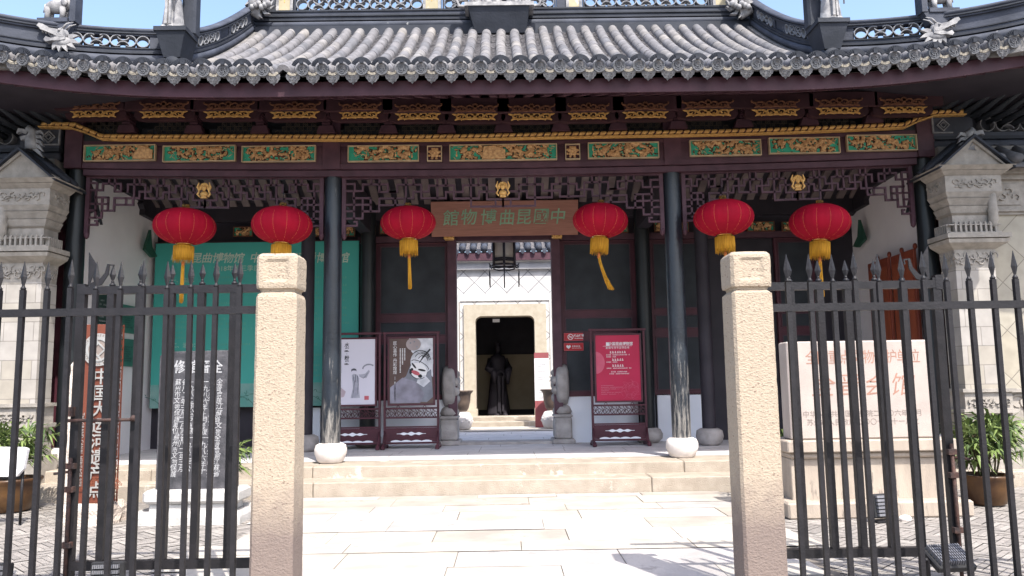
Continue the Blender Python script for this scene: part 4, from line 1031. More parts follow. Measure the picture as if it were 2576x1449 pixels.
for sgn, lab in ((-1, 'brick screen wall left of the porch with diagonal tiles, cut by the frame'), (1, 'brick screen wall right of the porch with sunlit diagonal tiles')):
    xa = -7.08 if sgn < 0 else 6.88; xe = sgn*12
    wl = thing('screen_wall', lab, 'wall', ((xa+xe)/2, 11.7, 0), group='screen walls beside the porch')
    x0, x1 = min(xa, xe), max(xa, xe)
    m = MB(); m.box(x0, x1, 11.45, 11.95, 1.15, 3.95); m.warp(WT); m.build('tiled_field', M_diag, wl)
    m = MB(); m.box(x0, x1, 11.38, 11.95, .2, 1.15); m.box(x0, x1, 11.3, 11.95, 1.12, 1.2)
    for k in range(14):
        cx = xa+sgn*(.15+.3*k); m.ring(cx, .95, .1, .035, 11.355, 11.385, 30*k, 30*k+250, 10); m.ring(cx+.1, .9, .06, .03, 11.355, 11.385, 90+20*k, 300+20*k, 8)
    m.warp(WT); m.build('carved_band', M_pillar, wl)
    m = MB(); m.box(x0, x1, 11.41, 11.95, 3.95, 4.06); m.box(x0, x1, 11.37, 11.95, 4.06, 4.14); m.box(x0, x1, 11.41, 11.95, 4.14, 4.65); m.box(x0, x1, 11.35, 11.95, 4.65, 4.75); m.box(x0, x1, 11.28, 11.95, 4.75, 4.86)
    for k in range(5):
        cx = xa+sgn*(.45+.9*k); m.box(cx-.33, cx+.33, 11.39, 11.42, 4.22, 4.58); 
        for j in range(6): m.ring(cx-.25+.1*j, 4.4+.05*(-1)**j, .05, .02, 11.365, 11.395, 60*j, 60*j+260, 9)
    m.warp(WT); m.build('carved_lintel', M_pillar, wl)
    m = MB()
    for k in range(20):
        cx = xa+sgn*(.05+.26*k)
        m.tube([(cx, 11.05, 4.92), (cx, 11.25, 5.03), (cx, 11.6, 5.25)], .085, 10)
    m.add([(x0, 11.1, 4.86), (x1, 11.1, 4.86), (x1, 11.7, 5.25), (x0, 11.7, 5.25), (x0, 11.1, 4.80), (x1, 11.1, 4.80), (x1, 11.7, 4.9), (x0, 11.7, 4.9)], [(0,1,2,3), (4,5,1,0), (7,6,5,4)], False)
    m.warp(WT); m.build('tiled_coping', T[2], wl)
    pth = [Vector((xa+(xe-xa)*k/10-sgn*.35, 11.62, zw(382))) for k in range(11)]
    if sgn < 0: pth = pth[::-1]
    L = 12-7
    o = ridge_wall('ring_tile_ridge', pth, [roll(0, .15, .09), rect(.07, .15, .2), rect(.06, .2, .26), rect(.08, .50, .53), rect(.07, .53, .6), roll(.6, .72, .09)], (.26, .5), [(0, .12, 'solid'), (.14, .38, 'rings'), (.38, .42, 'solid'), (.42, 1, 'rings')] if sgn > 0 else [(.88, 1, 'solid'), (.62, .86, 'rings'), (0, .62, 'solid')], wl)
    q = MB(); q.box(x0, x1, 11.66, 11.7, 5.3, 5.9); q.warp(WT); q.build('ridge_back', M_ridge2, wl)
    m = MB(); xk = xa+sgn*.02-sgn*.38
    m.ring(xk+sgn*.16, 5.6, .09, .02, 11.53, 11.56, 0, 360, 4); m.ring(xk+sgn*.16, 5.6, .045, .015, 11.53, 11.56, 0, 360, 4); m.ribbon([(xk, 5.48), (xk, 5.74), (xk+sgn*.3, 5.74)], .02, 11.53, 11.56); m.ribbon([(xk, 5.48), (xk+sgn*.3, 5.48)], .02, 11.53, 11.56)
    m.warp(lambda x, y, z: (x, y, z-5.61+zw(382)+.38)); m.build('fret_ornament', M_greystucco, o)
for px, py, sgn in ((82, 345, -1), (2437, 350, 1)):
    c = at(px, py, 11.0); m = MB()
    m.tube([(0, 0, -.18), (.02, 0, -.02), (.0, 0, .08), (.07, 0, .14)], [.09, .08, .06, .05], 8)
    m.prism([(.05, .10), (.2, .13), (.22, .05), (.17, .07), (.08, .04)], -.03, .03); m.prism([(.06, .03), (.17, .0), (.15, -.05), (.05, -.02)], -.03, .03)
    for k in range(5): m.ribbon([(-.02, .05-.05*k), (-.12, .08-.08*k), (-.17, .02-.08*k)], [.06, .04, .005], -.02-.001*k, .02)
    m.xf(Matrix.Translation(c) @ Matrix.Diagonal((sgn, 1, 1, 1)))
    if sgn < 0: m.f = [f[::-1] for f in m.f]
    tag(m.build('ridge_beast', M_greystucco), 'small grey beast on the ridge above the %s carved brick pier' % ('left' if sgn < 0 else 'right'), 'ornament', 'small beasts above the piers')

# ================================================================ INNER COURT
YI = 21.5
inn = thing('inner_gateway', 'sunlit white tiled wall with a rounded stone doorway, seen through the open doors', 'building', (0, YI, ZP))
Xi = lambda px, py=900: at(px, py, YI).x
Zi = lambda py: at(1270, py, YI).z
m = MB(); a, b, zt_ = Xi(1197), Xi(1346), Zi(795)
m.box(-5, a-.3, YI, YI+.5, .2, Zi(678)); m.box(b+.3, 5, YI, YI+.5, .2, Zi(678)); m.box(a-.3, b+.3, YI, YI+.5, zt_+.3, Zi(678)); m.build('tiled_wall', M_diagw, inn)
m = MB(); 
for q in ((a-.42, b+.42, zt_+.42, zt_+.62), (a-.62, a-.42, .3, zt_+.62), (b+.42, b+.62, .3, zt_+.62)): m.box(q[0], q[1], YI-.03, YI+.0, q[2], q[3])
m.i = 1; m.box(a-.45, a-.43, YI-.036, YI, .3, zt_+.4)
m.build('wall_trim', [M_inner, M_engrave2], inn)
m = MB(); rr_ = .16
outer = [(a-.32, Zi(1050)), (a-.32, zt_+.32), (b+.32, zt_+.32), (b+.32, Zi(1050))]
innr = [(b, Zi(1050))] + [(b-rr_+rr_*math.cos(math.radians(t)), zt_-rr_+rr_*math.sin(math.radians(t))) for t in range(0, 91, 15)] + [(a+rr_-rr_*math.sin(math.radians(t)), zt_-rr_+rr_*math.cos(math.radians(t))) for t in range(0, 91, 15)] + [(a, Zi(1050))]
m.prism(outer+innr, YI-.08, YI+.45)
m.box(a-.38, a+.04, YI-.16, YI+.2, Zi(1052), Zi(1028)); m.box(b-.04, b+.38, YI-.16, YI+.2, Zi(1052), Zi(1028))
m.build('stone_door_frame', M_cream, inn)
m = MB(); m.cbox((0, YI-.35, (Zi(1052)+ZP+.0)/2+.05), (3.2, .7, .2), .01); m.build('door_step', M_step, inn)
m = MB(); m.cbox((0, YI-.95, ZP+.05), (4.2, .6, .14), .01); m.build('lower_step', M_step, inn)
m = MB(); m.box(-5, 5, YI-.12, YI+.5, Zi(678), Zi(660)); m.i = 1; m.box(-5, 5, YI-.2, YI+.5, Zi(660), Zi(655)); m.i = 2; m.box(-5, 5, YI-.22, YI+1, Zi(655), Zi(650)); 
m.build('wall_head', [M_innergrey, M_inner, M_maroon], inn)
m = MB(); m.box(-5, 5, YI-.25, YI-.2, at(1270, 655, YI-.2).z, at(1270, 634, YI-.2).z); m.build('eave_board', M_maroon2, inn)
m = MB()
for k in range(-14, 15):
    x = k*.30; r_ = random.Random(k)
    z = at(1270, 628, YI-.3).z
    for j in range(8): 
        m.tube([(x, YI-.3+.35*j, z+.17*j+.02), (x, YI-.3+.35*(j+1), z+.17*(j+1)-.01)], [.1, .09], 8)
    m.prism([(x+.08, z+.02), (x+.22, z+.02), (x+.2, z-.08), (x+.15, z-.13), (x+.10, z-.08)], YI-.33, YI-.3)
m.build('eave_tiles', M_ridge, inn)
m = MB(); m.add([(-5, YI-.25, at(1270, 632, YI-.25).z), (5, YI-.25, at(1270, 632, YI-.25).z), (5, YI+3.1, at(1270, 632, YI-.25).z+1.6), (-5, YI+3.1, at(1270, 632, YI-.25).z+1.6)], [(0,1,2,3)]); m.build('inner_roof', M_pan, inn)
m = MB(); m.box(a-2, b+2, YI+2.6, YI+2.7, ZP, 5); m.box(a-2, a-1.9, YI+.5, YI+2.7, ZP, 5); m.box(b+1.9, b+2, YI+.5, YI+2.7, ZP, 5); m.box(a-2, b+2, YI+.5, YI+2.7, 4.9, 5); m.i = 1; m.box(a-1.9, b+1.9, YI+2.5, YI+2.58, at(1270, 1030, YI+2.5).z, at(1270, 892, YI+2.5).z); m.i = 0
m.box(a-2, b+2, YI+.4, YI+2.7, ZP, Zi(1050)-.02)
m.build('inner_room', [M_darkwood, M_roomy], inn)
m = MB(); m.box(Xi(1240), Xi(1258), YI+.3, YI+.34, Zi(808), Zi(800)); m.build('door_sign', M_paper, inn)
m = MB(); m.box(-4.8, 4.8, YI-3.2, YI-.6, ZP-.03, ZP+.0); struct('court_paving', m, M_slab[2])
g = MB(); g.add([(-9, 18.55, .30), (9, 18.55, .30), (9, 34, .30), (-9, 34, .30)], [(0,1,2,3)]); struct('court_ground', g, M_slab[0])
# side walls of the court so that light stays in
o = robed('statue', at(1252, 900, YI+1.7).x, YI+1.7, Zi(1040)-.15, 2.1, .3, None, M_darkwood, 0, 2); o.name = 'statue'; tag(o, 'dark robed statue silhouetted inside the rounded stone doorway', 'statue')
# palace lamp in the doorway
c = at(1268, 640, 15.6)
pl = thing('palace_lamp', 'dark hexagonal wooden palace lamp with paper panes hanging in the open doorway', 'lantern', (c.x, 15.6, c.z))
m = MB(); R6 = .24
for k in range(6):
    a = math.radians(60*k+30); a2 = math.radians(60*k+90)
    p, q = Vector((R6*math.cos(a), R6*math.sin(a), 0)), Vector((R6*math.cos(a2), R6*math.sin(a2), 0))
    m.tube([p+Vector((0, 0, -.24)), p+Vector((0, 0, .32))], .028, 6)
    for z in (-.22, -.1, -.14, .3): m.tube([p+Vector((0, 0, z)), q+Vector((0, 0, z))], .018, 6)
    m.tube([p+Vector((0, 0, -.22)), p*1.25+Vector((0, 0, -.26)), p*1.45+Vector((0, 0, -.2))], [.02, .018, .008], 6)
    m.tube([p*1.4+Vector((0, 0, -.22)), p*1.4+Vector((0, 0, -.52))], .003, 4); m.tube([p*1.4+Vector((0, 0, -.36)), p*1.4+Vector((0, 0, -.64))], .013, 6)
    m.tube([p+Vector((0, 0, -.28)), (p+q)/2+Vector((0, 0, -.30)), q+Vector((0, 0, -.28))], .015, 6)
m.tube([(0, 0, .3), (0, 0, 1.0)], .02, 6); m.build('frame', M_darkwood, pl, local=True)
m = MB()
m.loft([[(.21*math.cos(math.radians(60*k+30)), .21*math.sin(math.radians(60*k+30)), z) for k in range(6)] for z in (-.2, .3)], False, True, False); m.build('pane', M_paperlamp, pl, local=True)
# information stand beyond the doors
c = gz(1363, 1062, ZP); Yq = 19.7
st_ = thing('information_stand', 'white information panel on a red base standing in the sunlit inner court', 'sign', (at(1363, 1000, Yq).x, Yq, ZP))
m = MB(); cx = at(1363, 960, Yq).x; m.box(cx-.18, cx+.18, Yq-.05, Yq+.05, ZP+.0, at(1363, 1008, Yq).z); m.box(cx-.18, cx+.18, Yq-.04, Yq+.04, at(1363, 901, Yq).z, at(1363, 887, Yq).z) if False else None; m.build('base', M_sred if False else mat('dusty_red', (.34, .10, .11), None, 3, .6), st_)
m = MB(); z1 = at(1363, 1008, Yq).z+.003; z2 = at(1363, 901, Yq).z-.003; m.box(cx-.18, cx+.18, Yq-.045, Yq+.04, z1, z2); p_ = m.build('panel', M_paper, st_); m = MB(); m.box(cx-.18, cx+.18, Yq-.04, Yq+.04, at(1363, 901, Yq).z, at(1363, 887, Yq).z); m.build('header', MATS['dusty_red'], st_)
m = MB(); rq = random.Random(2)
for k in range(6): m = MB(); m.ticks(cx-.09, cx+.08, Yq-.047, z2-.17-.16*k, .03, rq); m.ticks(cx-.09, cx+.04, Yq-.047, z2-.215-.16*k, .03, rq); m.build('lettering', M_pgrey, p_)
# bronze urns on carved stone balls by the court door
for px, lab in ((1163, 'left'), (1388, 'right')):
    Yu = 19.2; x = at(px, 1040, Yu).x
    u = thing('stone_planter', 'bronze urn on carved white stone ball, %s side of the inner court' % lab, 'urn', (x, Yu, ZP), group='urns on carved stone balls')
    m = MB(); m.lathe([(.1, 0), (.2, .03), (.25, .18), (.25, .27), (.18, .40), (.1, .43)], (x, Yu, ZP), 20)
    for k in range(16):
        a = 2*pi*k/16; m.ball((x+.235*math.cos(a), Yu+.235*math.sin(a), ZP+.2+.05*(k % 2)), .035, 6, 4)
    m.build('stone_ball', M_ball, u)
    m = MB(); m.lathe([(.1, .43), (.15, .5), (.19, .65), (.21, .85), (.25, .90), (.28, .93), (.25, .94), (.2, .88)], (x, Yu, ZP), 20); m.build('urn', M_urn, u)
# drum stones
for px, lab, sgn in ((1132, 'left', 1), (1414, 'right', -1)):
    Yd = 14.9; x = at(px, 1050, Yd).x
    u = thing('drum_stone', 'grey carved drum stone standing upright at the %s side of the open doorway' % lab, 'drum stone', (x, Yd, ZP), group='drum stones by the doors')
    m = MB(); m.cbox((x, Yd-.05, ZP+.04), (.42, .7, .09), .02); m.cbox((x, Yd-.05, ZP+.28), (.32, .6, .40), .03); m.cbox((x, Yd-.05, ZP+.5), (.35, .62, .06), .02); m.lathe([(.15, .52), (.19, .57), (.15, .66), (.10, .70)], (x, Yd-.05, ZP), 16, sy=1.6); m.build('plinth', M_drum, u)
    m = MB(); zc = ZP+1.07
    prof = [(.02, -.125), (.28, -.125), (.31, -.115), (.37, -.10), (.395, -.06), (.395, .06), (.37, .10), (.31, .115), (.28, .125), (.02, .125)]
    rings = [[(x+d, Yd-.05+q*math.cos(2*pi*j/32), zc+q*math.sin(2*pi*j/32)) for j in range(32)] for q, d in prof]
    m.loft(rings, True, True, True)
    for k, (yy, zz, q) in enumerate(((-.05, .22, .07), (-.2, .08, .08), (-.22, -.1, .08), (-.08, -.24, .09), (.1, .1, .08), (0, 0, .1))):
        m.ball((x+sgn*.13, Yd-.05+yy, zc+zz), (.075, q, q), 8, 6)
    m.build('drum', M_drum, u)
# ================================================================ RED LANTERNS
def lantern_parts(root):
    m = MB(); rx, rz = .425, .262; NR = 28; rings = []
    for k in range(17):
        a = -pi/2*.93 + pi*.93*k/16; q = math.cos(a); z = rz*math.sin(a)
        ring_ = []
        for j in range(NR*4):
            t = 2*pi*j/(NR*4); sc = 1-.014*abs(math.cos(t*NR/2))**6*q
            ring_.append((rx*q**.92*sc*math.cos(t), rx*q**.92*sc*math.sin(t), z))
        rings.append(ring_)
    m.loft(rings, True, True, True); b = m.build('lantern_body', M_red, root, local=True)
    m = MB()
    for j in range(0, NR, 2):
        t = 2*pi*(j+.0)/NR; P = []
        for k in range(9):
            a = -pi/2*.9+pi*.62*k/8; q = math.cos(a); P.append((rx*q**.92*.992*math.cos(t), rx*q**.92*.992*math.sin(t), rz*math.sin(a)))
        m.tube(P, .0015, 4)
    m.build('gold_ribs', M_redgold, b, local=True)
    m = MB(); m.lathe([(.09, .235), (.09, .262), (.055, .265), (.055, .31), (.045, .32), (.01, .32)], (0, 0, 0), 20); m.build('top_cap', M_brass, root, local=True)
    m = MB(); m.lathe([(.115, -.23), (.115, -.262), (.08, -.268), (.08, -.305), (.02, -.305)], (0, 0, 0), 20); m.build('bottom_collar', M_brass, root, local=True)
    m = MB(); m.tube([(0, 0, .3), (0, 0, .62)], .004, 5); m.build('hanging_wire', M_darkwood, root, local=True)
    # fringe of strands
    m = MB(); r = random.Random(9)
    m.lathe([(.128, -.285), (.132, -.30), (.130, -.38), (.128, -.46)], (0, 0, 0), 40, caps=False)
    for k in range(110):
        t = 2*pi*k/110+r.uniform(-.02, .02); q = .134+r.uniform(-.003, .004); L = r.uniform(.2, .245); dx = r.uniform(-.03, .03)
        m.tube([(q*math.cos(t), q*math.sin(t), -.285), (q*math.cos(t), q*math.sin(t), -.4), (q*math.cos(t+dx), q*math.sin(t+dx), -.285-L)], [.004, .0042, .002], 4)
    m.lathe([(.03, -.27), (.135, -.283), (.136, -.292)], (0, 0, 0), 24); f = m.build('fringe', M_fringe, root, local=True)
def tassel(root, sway=0.0, spread=.03, L=.55):
    m = MB(); r = random.Random(int(sway*100)+3)
    m.i = 1; m.lathe([(.018, -.50), (.022, -.52), (.022, -.57), (.018, -.58)], (0, 0, 0), 10); m.tube([(0, 0, -.3), (0, 0, -.5)], .006, 5); m.i = 0
    for k in range(46):
        t = r.uniform(0, 6.3); q = r.uniform(.006, .02); s2 = r.uniform(.6, 1.4)
        P = [(q*math.cos(t), q*math.sin(t), -.55)]
        for j in range(1, 6):
            u = j/5; P.append((q*math.cos(t)*(1+u*.4)+sway*u*u*s2*.5+sway*u*.5, q*math.sin(t)*(1+u*.4), -.55-L*r.uniform(.93, 1.0)*u))
        m.tube(P, .0045, 4)
    m.build('tassel', [M_fringe, M_orangeth], root, local=True)
LN = [(465, 570, 11.4, .015, 0, 0), (710, 567, 11.25, .03, 0, 1.1), (1027, 561, 11.7, -.025, .0, .05), (1510, 555, 11.7, .07, .10, .3), (1820, 548, 11.25, -.01, 0, .1), (2062, 560, 11.4, .06, .0, .2)]
LL = ['red lantern farthest left, yellow tassel down in front of the green banner', 'second red lantern from the left, above the left stone gatepost', 'red lantern just left of the brown name board',
      'red lantern just right of the brown name board, its tassel swept sideways', 'red lantern above the right stone gatepost, right of the right column', 'red lantern farthest right, hanging before the right white wall']
protoL = None
for k, (px, py, Y, ry, sw, rz) in enumerate(LN):
    c = at(px, py, Y)
    if protoL is None:
        o = thing('red_lantern', LL[k], 'lantern', (0, 0, 0), group='red festival lanterns under the eave'); lantern_parts(o); protoL = o
        kids = list(o.children)
    else:
        o = protoL.copy(); COL.objects.link(o); ORG[o.name] = Vector(c)
        for ch in kids: copy_tree(ch, o)
        o['label'] = LL[k]
    o.location = c; o.rotation_euler = (0, ry, rz)
    q_ = {0: 1.035, 1: 1.02, 4: 1.02, 5: 1.03}.get(k, .985); o.scale = (q_, q_, q_*(1, 1.02, .98, 1.01, .99, 1.02)[k])
for o in [q for q in bpy.data.objects if q.name.startswith('red_lantern')]:
    i = 0 if o.name == 'red_lantern' else int(o.name.split('.')[1])
    tassel(o, [0, .0, .0, .22, .02, .04][i], L=[.55, .55, .5, .5, .5, .5][i])

# ================================================================ NAME BOARD
def tilted(px0, py0, px1, py1, Y0, Y1): pass
nb = thing('name_board', 'brown wooden name board with green calligraphy above the open doors', 'signboard', (0, 14.45, 4.0))
tl, tr, bl = at(1080, 507, 14.2), at(1452, 501, 14.2), at(1085, 600, 14.42)
xa, xb = tl.x+.02, tr.x+.02; zt2, zb2 = (tl.z+tr.z)/2, bl.z+.03
TM = Matrix.Translation((0, 14.42, zb2)) @ Matrix.Rotation(math.radians(17), 4, 'X')
hb = (zt2-zb2)/math.cos(math.radians(17))
m = MB(); m.cbox(((xa+xb)/2, .02, hb/2), (xb-xa, .04, hb), .006); m.xf(TM); m.build('board', M_plaque, nb)
m = MB()
for ch, px in zip('館物博曲昆國中', (1133, 1178, 1227, 1274, 1316, 1360, 1402)):
    x = at(px, 548, 14.3).x; rr = random.Random(ord(ch)); m.text(ch, .31, x, -.004, hb*.5+rr.uniform(-.012, .012), ext=.003, bold=.002, shear=.12, M=TM)
m.build('lettering', M_plaqtext, nb)

# ================================================================ GREEN BANNER
YG = 14.56
p0, p1 = at(392, 612, YG), at(900, 1024, YG)
gb = thing('green_banner', 'tall green exhibition banner with pale Chinese lettering behind the left column', 'banner', ((p0.x+p1.x)/2, YG, p1.z))
zsplit = at(600, 965, YG).z; z0, z1 = at(600, 1024, YG).z, at(600, 610, YG).z
m = MB(); m.box(p0.x, p1.x, YG, YG+.03, zsplit, z1); m.build('banner_cloth', M_banner, gb)
m = MB(); m.box(p0.x, p1.x, YG, YG+.03, z0, zsplit); m.i = 1
rq = random.Random(31)
for k in range(9):
    cx = p0.x+.2+(p1.x-p0.x-.4)*k/8; s2 = rq.choice((-1, 1)); P = [(cx+s2*.02*j+s2*.012*j*j, z0+.02+.06*j-.0035*j*j) for j in range(7)]
    m.ribbon(P, [.012, .012, .01, .01, .008, .006, .004], YG-.004, YG)
    for j in (2, 4, 6): m.ring(P[j][0]+.03*s2, P[j][1]+.02, .025, .01, YG-.004, YG, 40*k, 40*k+220, 7)
m.build('banner_foot', [M_bannerlow, MATS['banner_small_text'] if False else M_notice], gb)
m = MB()
def pxt(m, ch, px, py, size, Y, bold=.0, shear=0, y=-.004): c = at(px, py, Y); m.text(ch, size, c.x, Y+y, c.z, bold=bold, shear=shear)
for i, ch in enumerate('中国昆曲博物馆'): pxt(m, ch, 440+26.6*i, 651, .205, YG, .003, .2)
for i, ch in enumerate('中国苏州评弹博物馆'): pxt(m, ch, 641+27.8*i, 650, .205, YG, .003, .2)
c = at(537, 677, YG); m.text('2018年第三季度（', .125, c.x, YG-.004, c.z, ax='LEFT')
c = at(430, 706, YG); m.text('一、临展：', .10, c.x, YG-.004, c.z, ax='LEFT'); c = at(432, 870, YG); m.text('二、活动：', .10, c.x, YG-.004, c.z, ax='LEFT')
m.build('lettering', M_btext, gb)
m = MB(); rq = random.Random(6)
for (pa, pb, pys) in ((432, 508, range(722, 860, 13)), (545, 640, range(700, 940, 13)), (670, 750, range(700, 940, 13)), (765, 822, range(700, 950, 13)), (862, 880, range(700, 930, 19)), (432, 520, range(885, 950, 13))):
    for j, py in enumerate(pys):
        if rq.random() < .14: continue
        a, b = at(pa, py, YG), at(pa+(pb-pa)*rq.uniform(.45, 1), py, YG); m.ticks(a.x, b.x, YG-.003, a.z, .042, rq)
m.build('small_lettering', M_btext2, gb)

# ================================================================ POSTER STANDS
def poster_stand(cx, Y, label, pmat, art, w_=.98, lean=0):
    st = thing('poster_stand', label, 'poster stand', (cx, Y, ZP), group='carved wooden poster stands by the doors')
    hw = w_/2; Ht = 2.03
    m = MB()
    for s_ in (-1, 1):
        m.cbox((s_*(hw-.02), 0, Ht/2+.02), (.04, .04, Ht-.04), .005); m.cbox((s_*(hw-.02), 0, .05), (.06, .46, .07), .012); m.cbox((s_*(hw-.02), -.2, .025), (.07, .08, .05), .01); m.cbox((s_*(hw-.02), .2, .025), (.07, .08, .05), .01)
        m.tube([(s_*(hw-.02), -.18, .08), (s_*(hw-.02), -.02, .3)], .015, 6)
    m.cbox((0, 0, Ht), (w_+.04, .045, .04), .005); m.cbox((0, 0, .70), (w_-.08, .035, .03), .004); m.cbox((0, 0, .54), (w_-.08, .035, .03), .004)
    m.build('stand_frame', M_maroon, st, local=True)
    m = MB(); z0, z1 = .555, .685; n = 7; dx = (w_-.08)/n
    for k in range(n):
        x = -hw+.04+dx*k
        for (a, b, c, d) in ((0, 0, .6, 1), (0, .6, .5, 0), (.5, 0, 1, .45), (.3, 1, 1, .55), (.55, .5, .85, 0), (.2, .35, .75, .7), (.05, 1, .35, .3)):
            m.ribbon([(x+a*dx, z0+b*(z1-z0)), (x+c*dx, z0+d*(z1-z0))], .009, -.008-.0004*k, .008)
    m.build('ice_crack_lattice', M_maroon, st, local=True)
    m = MB(); m.box(-hw+.04, hw-.04, -.012, .012, .12, .36)
    m.i = 1
    P = [(-.28+.56*k/24, .26+(.022+.012*math.cos(k*1.05))*math.sin(pi*k/24)) for k in range(25)]; Q = [(a, .52-b) for a, b in P][::-1]
    m.prism(P[1:-1]+Q[1:-1], -.016, -.012)
    P = [(-.36+.72*k/24, .118) for k in range(25)]; Q = [(.36-.72*k/24, .135+.018*abs(math.sin(k*pi/6))) for k in range(25)]; m.prism(P+Q, -.016, -.012); m.i = 0
    m.box(-hw+.04, hw-.04, -.03, .03, .085, .115); m.box(-hw+.04, hw-.04, -.02, .02, .365, .39); m.box(-hw+.04, hw-.04, -.018, -.012, .19, .205)
    m.build('apron_panel', [M_maroon, M_white2], st, local=True)
    pw = w_-.20; m = MB(); zb, zt2 = .78, 1.93
    m.box(-pw/2-.03, pw/2+.03, -.025, .02, zb-.03, zb); m.box(-pw/2-.03, pw/2+.03, -.025, .02, zt2, zt2+.03); m.box(-pw/2-.03, -pw/2, -.025, .02, zb, zt2); m.box(pw/2, pw/2+.03, -.025, .02, zb, zt2)
    for s_ in (-1, 1):
        m.ring(s_*pw*.3, zb-.055, .022, .008, -.006, .006, 0, 360, 10)
        for zz in (1.1, 1.6): m.ring(s_*(pw/2+.05), zz, .018, .007, -.006, .006, 0, 360, 8)
    m.build('poster_frame', M_maroon, st, local=True)
    m = MB(); m.box(-pw/2, pw/2, -.012, .01, zb, zt2); ps = m.build('poster', pmat, st, local=True)
    art(ps, pw, zb, zt2, -.014)
    st.rotation_euler = (0, 0, lean)
    return st
def art_ink(ps, pw, zb, zt2, y):
    def U(u, v): return (-pw/2+u*pw, zt2-v*(zt2-zb))
    m = MB()
    for ch, v in zip('水墨·粉墨', (.09, .165, .225, .29, .365)): x, z = U(.35, v); m.text(ch, .085, x, y-.001, z, bold=.0015, shear=.15)
    m.i = 1; x, z = U(.52, .485); m.prism([(x-.05, z-.015), (x-.045, z+.03), (x, z+.045), (x+.04, z+.03), (x+.05, z-.01), (x+.03, z+.005), (x-.02, z+.005)], y-.002, y)
    m.i = 2
    m.prism([U(.47, .55), U(.52, .53), U(.60, .545), U(.64, .60), U(.63, .72), U(.66, .90), U(.45, .90), U(.50, .74), U(.49, .66)], y-.001, y)
    m.prism([U(.62, .545), U(.78, .53), U(.86, .47), U(.88, .50), U(.80, .60), U(.68, .58)], y-.0012, y)
    m.i = 1
    m.ribbon([U(.50, .55), U(.53, .65), U(.52, .78), U(.49, .9)], [.006, .012, .008, .003], y-.003, y); m.ribbon([U(.60, .56), U(.62, .7), U(.60, .85)], [.012, .01, .004], y-.003, y); m.ribbon([U(.64, .57), U(.74, .60), U(.84, .52)], [.004, .01, .003], y-.003, y); m.ribbon([U(.56, .54), U(.56, .66)], .01, y-.003, y)
    m.i = 2; P = [U(.86+.14*math.cos(math.radians(a)), .46+.07*math.sin(math.radians(a))) for a in range(180, 330, 15)]; m.ribbon(P, .03, y-.002, y); m.i = 1; m.ribbon(P, .006, y-.003, y)
    m.i = 3; m.prism([U(.06, .88), U(.1, .76), U(.2, .72), U(.34, .8), U(.3, .88), U(.14, .9)], y-.001, y)
    m.i = 4; m.box(U(.76, 0)[0], U(.86, 0)[0], y-.002, y, U(0, .93)[1], U(0, .87)[1])
    m.i = 2
    for k in range(26): x, z = U(.23, .06+.018*k); m.box(x-.008, x+.008, y-.001, y, z-.006, z+.006)
    for k in range(16): x, z = U(.13, .06+.018*k); m.box(x-.006, x+.006, y-.001, y, z-.006, z+.006)
    m.build('print', [M_pblack, mat('print_ink', (.10, .10, .13), None, 5), mat('print_wash', (.40, .40, .46), (.3, .3, .36), 14), mat('print_pale_pink', (.5, .40, .44), None, 5), M_pink], ps, local=True)
